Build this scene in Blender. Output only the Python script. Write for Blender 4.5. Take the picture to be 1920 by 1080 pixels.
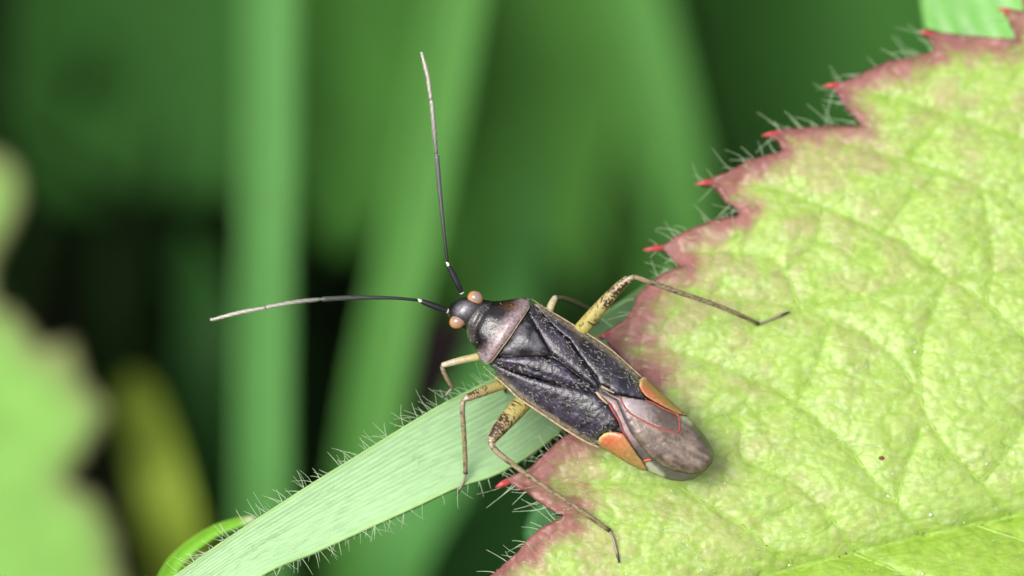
import bpy, math, random
import numpy as np
from mathutils import Vector, Matrix, geometry

for o in list(bpy.data.objects):
    bpy.data.objects.remove(o, do_unlink=True)
sc = bpy.context.scene
random.seed(7)
RNG = np.random.default_rng(11)

# ------------------------------------------------------------------ scale, camera, light
# one Blender unit is one millimetre: the insect is about seven millimetres long
sc.unit_settings.system = 'METRIC'
sc.unit_settings.scale_length = 0.001
sc.unit_settings.length_unit = 'MILLIMETERS'
PITCH = math.radians(35)            # the camera looks down by this much
DIST = 150.0                        # lens to insect
SC = 76.8                           # photograph pixels per millimetre on the insect
CU = Vector((1, 0, 0))                                             # picture right
CV = Vector((0, math.sin(PITCH), math.cos(PITCH)))                 # picture up
CW = Vector((0, -math.cos(PITCH), math.sin(PITCH)))                # towards the lens
ROT = Matrix((CU, CV, CW)).transposed()

cam_d = bpy.data.cameras.new('camera')
cam = bpy.data.objects.new('camera', cam_d)
sc.collection.objects.link(cam)
cam.location = CW * DIST
cam.rotation_euler = ROT.to_euler()
cam_d.sensor_width = 36.0
cam_d.lens = 36.0 * DIST / 25.0
cam_d.clip_start = 1.0
cam_d.clip_end = 50000.0
cam_d.dof.use_dof = True
cam_d.dof.focus_distance = DIST + 0.35
APERTURE = 4.6                      # lens opening, mm
cam_d.dof.aperture_fstop = cam_d.lens * 0.001 / APERTURE
cam_d.dof.aperture_blades = 0
sc.camera = cam

SUN_LOCAL = (CU * -0.42 + CV * 0.22 + CW * 0.86).normalized()       # where the light comes from
sun_el = math.asin(SUN_LOCAL.z)
sun_az = math.atan2(SUN_LOCAL.x, SUN_LOCAL.y)
world = bpy.data.worlds.new('World')
sc.world = world
world.use_nodes = True
wn = world.node_tree.nodes
wl = world.node_tree.links
bgn = wn['Background']
skyn = wn.new('ShaderNodeTexSky')
skyn.sky_type = 'NISHITA'
skyn.sun_disc = False
skyn.sun_elevation = sun_el
skyn.sun_rotation = sun_az
skyn.air_density = 1.0
skyn.dust_density = 4.0
skyn.ozone_density = 1.0
hsv = wn.new('ShaderNodeHueSaturation')                             # thin cloud: whiter light than a clear sky
hsv.inputs['Saturation'].default_value = 0.35
wl.new(skyn.outputs[0], hsv.inputs['Color'])
wl.new(hsv.outputs[0], bgn.inputs['Color'])
bgn.inputs['Strength'].default_value = 0.105
sun_d = bpy.data.lights.new('sun', 'SUN')
sun_d.energy = 1.5
sun_d.angle = math.radians(32)
sun_d.color = (1.0, 0.96, 0.90)
sun = bpy.data.objects.new('sun', sun_d)
sc.collection.objects.link(sun)
sun.rotation_euler = SUN_LOCAL.to_track_quat('Z', 'Y').to_euler()
sun.location = SUN_LOCAL * 400
sc.view_settings.view_transform = 'Standard'
sc.view_settings.look = 'None'
sc.view_settings.exposure = 0.95
sc.view_settings.gamma = 1.0
sc.view_settings.use_curve_mapping = False
sc.cycles.max_bounces = 8
sc.cycles.diffuse_bounces = 4
sc.cycles.transmission_bounces = 4
sc.cycles.sample_clamp_indirect = 6.0

# ------------------------------------------------------------------ helpers
COL = sc.collection


def loc3(px, py, w):
    """photograph position and height towards the lens -> millimetres in the tilted frame of the picture"""
    px = np.asarray(px, float); py = np.asarray(py, float); w = np.asarray(w, float)
    f = (DIST - w) / DIST
    return np.stack([(px - 960) / SC * f, (540 - py) / SC * f, w + 0 * px], -1)


RM = np.array(ROT)


def W3(px, py, w):
    return loc3(px, py, w) @ RM.T


def wp(px, py, w):
    return Vector(W3(px, py, w))


def world_of(l):
    return np.asarray(l, float) @ RM.T


def catmull(pts, n):
    """smooth resampling of a list of points (any dimension) into n points evenly spread by arc length"""
    P = np.asarray(pts, float)
    if len(P) == 2:
        t = np.linspace(0, 1, n)[:, None]
        return P[0] * (1 - t) + P[1] * t
    Q = np.vstack([2 * P[0] - P[1], P, 2 * P[-1] - P[-2]])
    out = []
    m = max(8, int(4 * n / (len(P) - 1)))
    for i in range(1, len(Q) - 2):
        t = np.linspace(0, 1, m, endpoint=False)[:, None]
        p0, p1, p2, p3 = Q[i - 1], Q[i], Q[i + 1], Q[i + 2]
        out.append(0.5 * (2 * p1 + (p2 - p0) * t + (2 * p0 - 5 * p1 + 4 * p2 - p3) * t ** 2 + (3 * p1 - p0 - 3 * p2 + p3) * t ** 3))
    out.append(P[-1:])
    C = np.vstack(out)
    d = np.r_[0, np.cumsum(np.linalg.norm(np.diff(C, axis=0), axis=1))]
    s = np.linspace(0, d[-1], n)
    return np.stack([np.interp(s, d, C[:, k]) for k in range(C.shape[1])], -1)


_lat = np.random.default_rng(3).random((64, 64))


def vnoise(x, y):
    xi = np.floor(x).astype(int); yi = np.floor(y).astype(int)
    fx = x - xi; fy = y - yi
    fx = fx * fx * (3 - 2 * fx); fy = fy * fy * (3 - 2 * fy)
    g = lambda a, b: _lat[a % 64, b % 64]
    return (g(xi, yi) * (1 - fx) + g(xi + 1, yi) * fx) * (1 - fy) + (g(xi, yi + 1) * (1 - fx) + g(xi + 1, yi + 1) * fx) * fy


def fbm(x, y, oct=4):
    v = 0; a = 0.5
    for k in range(oct):
        v = v + a * vnoise(x * 2 ** k + 17.3 * k, y * 2 ** k + 5.1 * k)
        a *= 0.5
    return v / (1 - 0.5 ** oct)


def seg_dist(P, poly, closed=False):
    """distance of each point to a polyline"""
    A = np.asarray(poly, float)
    B = np.roll(A, -1, 0) if closed else A[1:]
    A = A if closed else A[:-1]
    best = np.full(len(P), 1e9)
    for a, b in zip(A, B):
        ab = b - a
        t = np.clip(((P - a) @ ab) / max(ab @ ab, 1e-9), 0, 1)
        d = np.hypot(*(P - a - t[:, None] * ab).T)
        best = np.minimum(best, d)
    return best


def inside(P, poly):
    A = np.asarray(poly, float)
    x, y = P[:, 0], P[:, 1]
    c = np.zeros(len(P), bool)
    j = len(A) - 1
    for i in range(len(A)):
        xi, yi = A[i]; xj, yj = A[j]
        if yi != yj:
            m = ((yi > y) != (yj > y)) & (x < (xj - xi) * (y - yi) / (yj - yi) + xi)
            c ^= m
        j = i
    return c


def resample_closed(poly, step):
    A = np.asarray(poly, float)
    B = np.vstack([A, A[:1]])
    out = []
    for a, b in zip(B[:-1], B[1:]):
        n = max(1, int(round(np.hypot(*(b - a)) / step)))
        out += [a + (b - a) * k / n for k in range(n)]
    return np.array(out)


def round_poly(poly, n):
    P = np.asarray(poly, float)
    return catmull(np.vstack([P, P[:1]]), n + 1)[:-1]


def fill(poly, pts):
    """triangulate a closed outline with inner points"""
    n = len(poly)
    V = [Vector(p) for p in poly] + [Vector(p) for p in pts]
    E = [(i, (i + 1) % n) for i in range(n)]
    r = geometry.delaunay_2d_cdt(V, E, [list(range(n))], 1, 1e-6)
    vs = np.array([tuple(v) for v in r[0]])
    return vs, [tuple(f) for f in r[2]]


def hexgrid(x0, x1, y0, y1, step):
    ys = np.arange(y0, y1, step * 0.866)
    pts = []
    for k, y in enumerate(ys):
        xs = np.arange(x0 + (k % 2) * step * 0.5, x1, step)
        pts.append(np.stack([xs, np.full_like(xs, y)], -1))
    return np.vstack(pts)


def empty(name, loc, parent=None):
    o = bpy.data.objects.new(name, None)
    o.empty_display_size = 0.5
    COL.objects.link(o)
    if parent is not None:
        o.parent = parent
    else:
        o.location = loc
    return o


def root_loc(o):
    while o.parent is not None:
        o = o.parent
    return np.array(o.location) if o.type == 'EMPTY' or o.get('base') else np.zeros(3)


def mesh(name, verts, faces, mat, parent=None, smooth=True, col=None, base=None, solid=0, uv=None):
    """one mesh object from world coordinates"""
    verts = np.asarray(verts, float)
    off = root_loc(parent) if parent is not None else (np.asarray(base, float) if base is not None else verts.mean(0))
    me = bpy.data.meshes.new(name)
    me.from_pydata([tuple(v) for v in (verts - off)], [], faces)
    me.materials.append(mat)
    if smooth:
        me.polygons.foreach_set('use_smooth', [True] * len(me.polygons))
    if col is not None:
        a = me.color_attributes.new('Col', 'FLOAT_COLOR', 'POINT')
        c = np.ones((len(verts), 4)); c[:, :3] = col
        a.data.foreach_set('color', c.ravel())
    if uv is not None:
        u = me.uv_layers.new(name='UVMap')
        li = np.zeros(len(me.loops), int); me.loops.foreach_get('vertex_index', li)
        u.data.foreach_set('uv', np.asarray(uv, float)[li].ravel())
    me.update()
    o = bpy.data.objects.new(name, me)
    COL.objects.link(o)
    if parent is not None:
        o.parent = parent
    else:
        o.location = off
        o['base'] = 1
    if solid:
        s = o.modifiers.new('thickness', 'SOLIDIFY')
        s.thickness = abs(solid); s.offset = -1 if solid > 0 else 1
        s.use_even_offset = False
    return o


def tag(o, label, cat, group=None, kind=None):
    o['label'] = label; o['category'] = cat
    if group: o['group'] = group
    if kind: o['kind'] = kind
    return o


def tube_data(pts, rad, nseg=10, flat=1.0, up=None):
    """swept round section with rounded ends; pts are world points"""
    P = np.asarray(pts, float); R = np.asarray(rad, float)
    T = np.gradient(P, axis=0); T /= np.linalg.norm(T, axis=1)[:, None] + 1e-12
    ref = np.array(CW) if up is None else np.asarray(up, float)
    V = []
    for p, t, r in zip(P, T, R):
        s = np.cross(t, ref); s /= np.linalg.norm(s) + 1e-9
        b = np.cross(s, t)
        a = np.linspace(0, 2 * math.pi, nseg, endpoint=False)
        V.append(p + r * (np.cos(a)[:, None] * s + flat * np.sin(a)[:, None] * b))
    n = len(P)
    V = np.vstack(V + [P[:1] - T[:1] * R[0] * 0.5, P[-1:] + T[-1:] * R[-1] * 0.5])
    F = []
    for i in range(n - 1):
        for k in range(nseg):
            k2 = (k + 1) % nseg
            F.append((i * nseg + k, i * nseg + k2, (i + 1) * nseg + k2, (i + 1) * nseg + k))
    a, b = n * nseg, n * nseg + 1
    for k in range(nseg):
        k2 = (k + 1) % nseg
        F.append((a, k2, k)); F.append((b, (n - 1) * nseg + k, (n - 1) * nseg + k2))
    return V, F


def tube(name, ctrl, radii, mat, parent=None, n=24, nseg=12, colf=None, flat=1.0):
    """ctrl: list of (px, py, w); radii in photograph pixels along the length; colf(frac, angle) -> colour"""
    C = catmull(ctrl, n)
    P = W3(C[:, 0], C[:, 1], C[:, 2])
    r = np.interp(np.linspace(0, 1, n), np.linspace(0, 1, len(radii)), radii) / SC
    V, F = tube_data(P, r, nseg, flat)
    col = None
    if colf is not None:
        f = np.r_[np.repeat(np.linspace(0, 1, n), nseg), 0, 1]
        a = np.r_[np.tile(np.linspace(0, 2 * math.pi, nseg, endpoint=False), n), 0, 0]
        col = colf(f, a)
    return mesh(name, V, F, mat, parent, col=col)


class Pile:
    """collects many tiny pieces into one mesh"""
    def __init__(self): self.V = []; self.F = []; self.n = 0; self.C = []
    def add(self, V, F, c=None):
        self.V.append(V); self.F += [tuple(i + self.n for i in f) for f in F]; self.n += len(V)
        if c is not None: self.C.append(np.tile(np.asarray(c, float), (len(V), 1)))
    def hair(self, pts, r0, r1=0.3, c=None):
        n = len(pts)
        V, F = tube_data(pts, np.linspace(r0, r0 * r1, n), 4)
        self.add(V, F, c)
    def build(self, name, mat, parent=None, **k):
        return mesh(name, np.vstack(self.V), self.F, mat, parent, col=np.vstack(self.C) if self.C else None, **k)


# ------------------------------------------------------------------ materials
def new_mat(name):
    m = bpy.data.materials.new(name); m.use_nodes = True
    nt = m.node_tree
    return m, nt, nt.nodes['Principled BSDF'], nt.nodes['Material Output']


def noise_node(nt, scale, detail=3, rough=0.55, stretch=None, coord='Object'):
    tc = nt.nodes.new('ShaderNodeTexCoord'); mp = nt.nodes.new('ShaderNodeMapping')
    if stretch: mp.inputs['Scale'].default_value = stretch
    nt.links.new(tc.outputs[coord], mp.inputs['Vector'])
    n = nt.nodes.new('ShaderNodeTexNoise')
    n.inputs['Scale'].default_value = scale; n.inputs['Detail'].default_value = detail; n.inputs['Roughness'].default_value = rough
    nt.links.new(mp.outputs[0], n.inputs['Vector'])
    return n


def vary(nt, color_socket, noise, lo, hi):
    """multiply a colour by a noise between lo and hi"""
    mr = nt.nodes.new('ShaderNodeMapRange')
    mr.inputs['From Min'].default_value = 0.3; mr.inputs['From Max'].default_value = 0.7
    mr.inputs['To Min'].default_value = lo; mr.inputs['To Max'].default_value = hi
    nt.links.new(noise.outputs['Fac'], mr.inputs['Value'])
    mx = nt.nodes.new('ShaderNodeVectorMath'); mx.operation = 'SCALE'
    nt.links.new(color_socket, mx.inputs[0]); nt.links.new(mr.outputs[0], mx.inputs['Scale'])
    return mx.outputs[0]


def simple(name, color, rough=0.5, spec=0.5, noise=(20, 0.75, 1.25), bump=(60, 0.0), attr=False, coat=0.0, trans=0.0, trans_col=None, stretch=None, sheen=0.0, bump_dist=0.02, coord='Object'):
    m, nt, b, out = new_mat(name)
    if attr:
        a = nt.nodes.new('ShaderNodeVertexColor'); a.layer_name = 'Col'; c = a.outputs['Color']
    else:
        r = nt.nodes.new('ShaderNodeRGB'); r.outputs[0].default_value = (*color, 1); c = r.outputs[0]
    if noise:
        c = vary(nt, c, noise_node(nt, noise[0], 4, 0.6, stretch, coord), noise[1], noise[2])
    nt.links.new(c, b.inputs['Base Color'])
    b.inputs['Roughness'].default_value = rough
    b.inputs['Specular IOR Level'].default_value = spec
    b.inputs['Coat Weight'].default_value = coat
    b.inputs['Coat Roughness'].default_value = 0.15
    if sheen:
        b.inputs['Sheen Weight'].default_value = sheen; b.inputs['Sheen Roughness'].default_value = 0.4
    if bump[1]:
        bn = nt.nodes.new('ShaderNodeBump'); bn.inputs['Strength'].default_value = bump[1]; bn.inputs['Distance'].default_value = bump_dist
        nb = noise_node(nt, bump[0], 4, 0.6, stretch, coord)
        nt.links.new(nb.outputs['Fac'], bn.inputs['Height']); nt.links.new(bn.outputs[0], b.inputs['Normal'])
    if trans:
        t = nt.nodes.new('ShaderNodeBsdfTranslucent')
        if trans_col is not None: t.inputs['Color'].default_value = (*trans_col, 1)
        else: nt.links.new(c, t.inputs['Color'])
        mx = nt.nodes.new('ShaderNodeMixShader'); mx.inputs[0].default_value = trans
        nt.links.new(b.outputs[0], mx.inputs[1]); nt.links.new(t.outputs[0], mx.inputs[2])
        nt.links.new(mx.outputs[0], out.inputs['Surface'])
    return m


def leaf_material(name, fine=9.0, bump=0.22, rough=0.40, trans=0.22):
    """pigment comes from the colour attribute, plus fine wrinkles and cells"""
    m, nt, b, out = new_mat(name)
    a = nt.nodes.new('ShaderNodeVertexColor'); a.layer_name = 'Col'
    c = vary(nt, a.outputs['Color'], noise_node(nt, 3.0, 5, 0.65), 0.84, 1.14)
    tc = nt.nodes.new('ShaderNodeTexCoord')
    mp = nt.nodes.new('ShaderNodeMapping'); mp.inputs['Scale'].default_value = (0.75, 1.25, 1.25)
    nt.links.new(tc.outputs['Object'], mp.inputs['Vector'])
    nz = nt.nodes.new('ShaderNodeTexNoise'); nz.inputs['Scale'].default_value = 2.2; nz.inputs['Detail'].default_value = 2
    nt.links.new(mp.outputs[0], nz.inputs['Vector'])
    ad = nt.nodes.new('ShaderNodeVectorMath'); ad.operation = 'MULTIPLY_ADD'
    ad.inputs[1].default_value = (0.35, 0.35, 0.35)
    nt.links.new(nz.outputs['Color'], ad.inputs[0]); nt.links.new(mp.outputs[0], ad.inputs[2])
    vo = nt.nodes.new('ShaderNodeTexVoronoi'); vo.feature = 'DISTANCE_TO_EDGE'; vo.inputs['Scale'].default_value = 1.9
    nt.links.new(ad.outputs[0], vo.inputs['Vector'])
    vo2 = nt.nodes.new('ShaderNodeTexVoronoi'); vo2.feature = 'SMOOTH_F1'; vo2.inputs['Scale'].default_value = fine * 0.6
    nt.links.new(ad.outputs[0], vo2.inputs['Vector'])
    nf = nt.nodes.new('ShaderNodeTexNoise'); nf.inputs['Scale'].default_value = fine; nf.inputs['Detail'].default_value = 3
    nt.links.new(mp.outputs[0], nf.inputs['Vector'])
    # vein network of the finest order is a little greener
    mr = nt.nodes.new('ShaderNodeMapRange'); mr.inputs['From Max'].default_value = 0.10
    mr.inputs['To Min'].default_value = 0.55; mr.inputs['To Max'].default_value = 0.0
    nt.links.new(vo.outputs['Distance'], mr.inputs['Value'])
    mg = nt.nodes.new('ShaderNodeMix'); mg.data_type = 'RGBA'
    mul = nt.nodes.new('ShaderNodeVectorMath'); mul.operation = 'MULTIPLY'; mul.inputs[1].default_value = (0.74, 0.93, 0.45)
    nt.links.new(c, mul.inputs[0])
    nt.links.new(mr.outputs[0], mg.inputs[0]); nt.links.new(c, mg.inputs[6]); nt.links.new(mul.outputs[0], mg.inputs[7])
    nt.links.new(mg.outputs[2], b.inputs['Base Color'])
    h = nt.nodes.new('ShaderNodeMath'); h.operation = 'MINIMUM'; h.inputs[1].default_value = 0.18
    nt.links.new(vo.outputs['Distance'], h.inputs[0])
    h2 = nt.nodes.new('ShaderNodeMath'); h2.operation = 'MULTIPLY_ADD'; h2.inputs[1].default_value = 0.34
    nt.links.new(nf.outputs['Fac'], h2.inputs[0]); nt.links.new(h.outputs[0], h2.inputs[2])
    h3 = nt.nodes.new('ShaderNodeMath'); h3.operation = 'MULTIPLY_ADD'; h3.inputs[1].default_value = -0.22
    nt.links.new(vo2.outputs['Distance'], h3.inputs[0]); nt.links.new(h2.outputs[0], h3.inputs[2])
    bn = nt.nodes.new('ShaderNodeBump'); bn.inputs['Strength'].default_value = bump; bn.inputs['Distance'].default_value = 0.35
    nt.links.new(h3.outputs[0], bn.inputs['Height']); nt.links.new(bn.outputs[0], b.inputs['Normal'])
    b.inputs['Roughness'].default_value = rough
    b.inputs['Specular IOR Level'].default_value = 0.5
    t = nt.nodes.new('ShaderNodeBsdfTranslucent'); nt.links.new(mg.outputs[2], t.inputs['Color'])
    mx = nt.nodes.new('ShaderNodeMixShader'); mx.inputs[0].default_value = trans
    nt.links.new(b.outputs[0], mx.inputs[1]); nt.links.new(t.outputs[0], mx.inputs[2])
    nt.links.new(mx.outputs[0], out.inputs['Surface'])
    return m


M_SOIL = simple('soil', (0.012, 0.009, 0.006), 0.95, 0.2, (0.15, 0.5, 1.5), (0.4, 0.8), bump_dist=1.0)
M_LEAF = leaf_material('bramble_leaf')
M_BACKLEAF = simple('soft_leaf', None, 0.6, 0.18, (1.2, 0.85, 1.15), (4, 0.3), attr=True, trans=0.25, bump_dist=0.1)
M_BLADE = simple('grass_blade', None, 0.6, 0.18, (3.0, 0.9, 1.1), (0, 0.0), attr=True, trans=0.25)
M_MEADOW = simple('meadow_grass', None, 0.7, 0.05, (0.2, 0.8, 1.2), attr=True, trans=0.15)
M_HAIR = simple('plant_hair', (0.58, 0.72, 0.48), 0.4, 0.5, None, trans=0.35)
M_TIP = simple('red_tip', (0.44, 0.06, 0.06), 0.3, 0.5, (12, 0.8, 1.2), trans=0.15)
M_DUST_GLINT = simple('white_speck', (0.8, 0.8, 0.78), 0.5, 0.5, None)
M_BLACK = simple('black_cuticle', (0.018, 0.016, 0.022), 0.36, 0.6, (14, 0.5, 1.6), (26, 0.55), bump_dist=0.03)
M_PRON = simple('pronotum_cuticle', None, 0.24, 0.9, (14, 0.5, 1.5), (11, 0.5), attr=True, bump_dist=0.045)
M_WING = simple('wing_cuticle', None, 0.27, 0.85, (10, 0.4, 1.7), (11, 0.55), attr=True, bump_dist=0.05)
M_CUNEUS = simple('orange_cuneus', None, 0.30, 0.7, (12, 0.75, 1.25), (16, 0.6), attr=True, bump_dist=0.02)
M_MEMB = simple('wing_membrane', None, 0.30, 0.7, (9, 0.8, 1.2), (12, 0.35), attr=True, bump_dist=0.04)
M_REDV = simple('red_vein', (0.30, 0.06, 0.055), 0.4, 0.5, (12, 0.7, 1.3))
M_EDGE = simple('tan_edge', (0.36, 0.27, 0.16), 0.4, 0.5, (12, 0.6, 1.4))
M_SETA = simple('scale_hair', (0.27, 0.26, 0.235), 0.35, 0.6, None)
M_LEG = simple('leg_cuticle', None, 0.35, 0.5, (25, 0.85, 1.15), attr=True)
M_ANT = simple('antenna_cuticle', None, 0.38, 0.5, (30, 0.75, 1.25), attr=True)
M_EYE = simple('compound_eye', None, 0.22, 0.5, (40, 0.95, 1.05), attr=True, coat=0.3)
M_PALE = simple('pale_joint', (0.75, 0.72, 0.62), 0.3, 0.5, None)

# ------------------------------------------------------------------ ground and the grass beyond
GROUND_Z = -62.0
xs = np.r_[-20000, -4000, np.linspace(-600, 600, 60), 4000, 20000]
ys = np.r_[-20000, -4000, np.linspace(-500, 900, 70), 4000, 20000]
gx, gy = np.meshgrid(xs, ys)
gz = GROUND_Z + np.where((abs(gx) < 601) & (gy > -501) & (gy < 901), 9 * (fbm(gx / 60 + 9, gy / 60 + 9) - 0.5), 0)
nx_, ny_ = len(xs), len(ys)
GF = [(j * nx_ + i, j * nx_ + i + 1, (j + 1) * nx_ + i + 1, (j + 1) * nx_ + i) for j in range(ny_ - 1) for i in range(nx_ - 1)]
g = mesh('ground', np.stack([gx.ravel(), gy.ravel(), gz.ravel()], -1), GF, M_SOIL)
g['kind'] = 'structure'
tag(g, 'dark bare soil under the grass', 'ground', kind='structure')


def blade_strip(P, width, side, fold, thick, nx=6):
    """a leaf blade as a closed thin solid. P world points along it, width per point, side vectors, fold = depth of the crease"""
    n = len(P)
    T = np.gradient(P, axis=0); T /= np.linalg.norm(T, axis=1)[:, None]
    S = side - (np.sum(side * T, 1)[:, None]) * T; S /= np.linalg.norm(S, axis=1)[:, None]
    N = np.cross(S, T)
    q = np.linspace(-1, 1, nx + 1)
    prof = np.abs(q) ** 1.3
    top = P[:, None] + S[:, None] * (q[None, :, None] * width[:, None, None] / 2) + N[:, None] * (prof[None, :, None] * fold * width[:, None, None] / 2)
    edge = (1 - np.abs(q) ** 4)[None, :, None] * 0.85 + 0.15
    bot = top - N[:, None] * edge * np.minimum(thick, width * 0.3)[:, None, None] if np.ndim(thick) else top - N[:, None] * edge * thick
    m = nx + 1
    V = np.vstack([top.reshape(-1, 3), bot.reshape(-1, 3)])
    F = []
    o = n * m
    for i in range(n - 1):
        for k in range(nx):
            a = i * m + k
            F.append((a, a + 1, a + m + 1, a + m)); F.append((o + a, o + a + m, o + a + m + 1, o + a + 1))
        a = i * m; F.append((a, a + m, o + a + m, o + a))
        a = i * m + nx; F.append((a, o + a, o + a + m, a + m))
    for k in range(nx):
        F.append((k, o + k, o + k + 1, k + 1))
        a = (n - 1) * m + k; F.append((a, a + 1, o + a + 1, o + a))
    uv_ = np.stack([np.tile(q, n), np.repeat(np.linspace(0, 1, n), m)], -1)
    return V, F, np.vstack([uv_, uv_])


def px_blade(name, ctrl, widths, mat, col, parent=None, n=40, nx=8, fold=0.25, thick=0.18, twist=0.0, colfn=None):
    """ctrl (px,py,w), widths in photograph pixels at the focal distance"""
    C = catmull(np.c_[np.asarray(ctrl, float), widths], n)
    P = W3(C[:, 0], C[:, 1], C[:, 2])
    f = (DIST - C[:, 2]) / DIST
    wd = np.maximum(C[:, 3], 2) / SC * f
    T = np.gradient(P, axis=0); T /= np.linalg.norm(T, axis=1)[:, None]
    S = np.cross(T, np.tile(np.array(CW), (n, 1)))
    S = S * math.cos(twist) + np.array(CW) * math.sin(twist)
    V, F, uv = blade_strip(P, wd, S, fold, thick, nx)
    c = np.tile(np.asarray(col, float), (len(V), 1))
    if colfn: c = colfn(c, uv)
    return mesh(name, V, F, mat, parent, col=c, base=(P[0] if parent is None else None), uv=uv)


# far grass: an uncountable mass behind everything, and a low sward
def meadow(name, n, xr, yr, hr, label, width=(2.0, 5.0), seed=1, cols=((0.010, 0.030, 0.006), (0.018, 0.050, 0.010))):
    r = np.random.default_rng(seed)
    pile = Pile()
    for i in range(n):
        x, y = r.uniform(*xr), r.uniform(*yr)
        h = r.uniform(*hr); lean = r.normal(0, 0.25, 2)
        t = np.linspace(0, 1, 6)
        P = np.stack([x + lean[0] * h * t ** 2, y + lean[1] * h * t ** 2, GROUND_Z - 2 + h * t * (1 - 0.12 * t)], -1)
        wd = r.uniform(*width) * np.array([0.7, 1, 1, 0.85, 0.55, 0.06])
        a = r.uniform(0, math.pi)
        S = np.tile(np.array([math.cos(a), math.sin(a) * 0.6, 0.0]), (6, 1))
        V, F, _ = blade_strip(P, wd, S, 0.3, 0.12, 2)
        k = r.random()
        pile.add(V, F, np.array(cols[0]) * (1 - k) + np.array(cols[1]) * k)
    o = pile.build(name, M_MEADOW, base=(0, sum(yr) / 2, GROUND_Z))
    tag(o, label, 'grass', kind='stuff')
    return o


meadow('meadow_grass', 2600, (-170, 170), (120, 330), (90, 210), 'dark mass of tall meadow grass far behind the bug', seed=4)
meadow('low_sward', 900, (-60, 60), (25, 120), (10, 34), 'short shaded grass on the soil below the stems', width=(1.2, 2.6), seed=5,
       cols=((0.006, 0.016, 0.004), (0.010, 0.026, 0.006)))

# ------------------------------------------------------------------ the out of focus plants behind the insect
def stripes(c, uv):
    s = 1 + 0.10 * np.sin(uv[:, 0] * 26) * 0.6
    return c * s[:, None]


tag(px_blade('grass_leaf', [(470, 2300, -74), (480, 1500, -56), (490, 1080, -46), (496, 600, -44), (504, 200, -44), (510, -300, -46), (540, -900, -54)],
             [104, 104, 102, 100, 100, 98, 60], M_BLADE, (0.088, 0.255, 0.060), n=60, fold=0.34, colfn=stripes),
    'upright folded pale green grass blade crossed by the horizontal antenna', 'grass blade', 'upright grass blades behind the bug')
tag(px_blade('grass_leaf', [(560, 2300, -70), (600, 1500, -56), (655, 1080, -48), (712, 700, -46), (778, 400, -46), (838, 100, -46), (880, -200, -48), (930, -800, -60)],
             [110, 112, 112, 112, 110, 105, 100, 50], M_BLADE, (0.078, 0.235, 0.042), n=60, fold=0.30, colfn=stripes),
    'slanting green grass blade behind the tip of the raised antenna', 'grass blade', 'upright grass blades behind the bug')
tag(px_blade('grass_leaf', [(1390, 2000, -86), (1360, 1200, -74), (1310, 650, -68), (1275, 350, -66), (1222, 100, -66), (1165, -150, -68), (1080, -700, -76)],
             [110, 112, 112, 112, 112, 105, 60], M_BLADE, (0.092, 0.27, 0.052), n=60, fold=0.28, colfn=stripes),
    'blurred green grass blade leaning beside the toothed red leaf margin', 'grass blade', 'upright grass blades behind the bug')
tag(px_blade('yellow_stem', [(420, 1900, -70), (370, 1250, -54), (336, 1060, -50), (304, 920, -49), (278, 820, -50), (258, 755, -52), (244, 700, -56)],
             [118, 118, 115, 108, 98, 80, 24], M_BLADE, (0.29, 0.40, 0.045), n=50, fold=0.35),
    'olive yellow plant stem standing beside the blurred toothed leaf', 'stem')
tag(px_blade('grass_leaf', [(640, 2200, -66), (700, 1400, -52), (745, 1060, -46), (830, 900, -46), (920, 700, -48), (980, 500, -52), (1010, 300, -60)],
             [110, 130, 140, 130, 110, 80, 20], M_BLADE, (0.07, 0.22, 0.05), n=50, fold=0.3, twist=0.5),
    'dim green grass blade behind the middle of the hairy grass blade', 'grass blade', 'upright grass blades behind the bug')
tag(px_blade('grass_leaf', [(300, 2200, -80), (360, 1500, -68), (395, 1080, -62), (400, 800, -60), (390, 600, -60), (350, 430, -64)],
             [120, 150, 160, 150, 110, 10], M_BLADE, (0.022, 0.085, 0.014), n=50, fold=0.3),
    'dark green grass blade in shade between yellow stem and pale blade', 'grass blade', 'upright grass blades behind the bug')


def broad_leaf(name, poly, wfun, colfn, mat, label, cat, res=30, round_n=90, group=None, thick=0.2, veins=None):
    """an entire leaf from its outline in photograph pixels, bulged between its veins"""
    pl = round_poly(poly, round_n) if round_n else np.asarray(poly, float)
    x0, y0 = pl.min(0); x1, y1 = pl.max(0)
    G = hexgrid(x0, x1, y0, y1, res)
    G = G[inside(G, pl)]
    G = G[seg_dist(G, pl, True) > res * 0.45]
    v, f = fill(pl, G)
    de = seg_dist(v, pl, True)
    w = wfun(v[:, 0], v[:, 1])
    P = W3(v[:, 0], v[:, 1], w)
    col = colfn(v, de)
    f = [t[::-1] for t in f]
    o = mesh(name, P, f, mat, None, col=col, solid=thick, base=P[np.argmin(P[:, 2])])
    tag(o, label, cat, group)
    return o


def plain_col(base, amp=0.2, sc_=150):
    def fn(v, de):
        k = 1 + amp * (fbm(v[:, 0] / sc_, v[:, 1] / sc_) - 0.5) * 2
        return np.asarray(base, float)[None] * k[:, None]
    return fn


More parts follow.
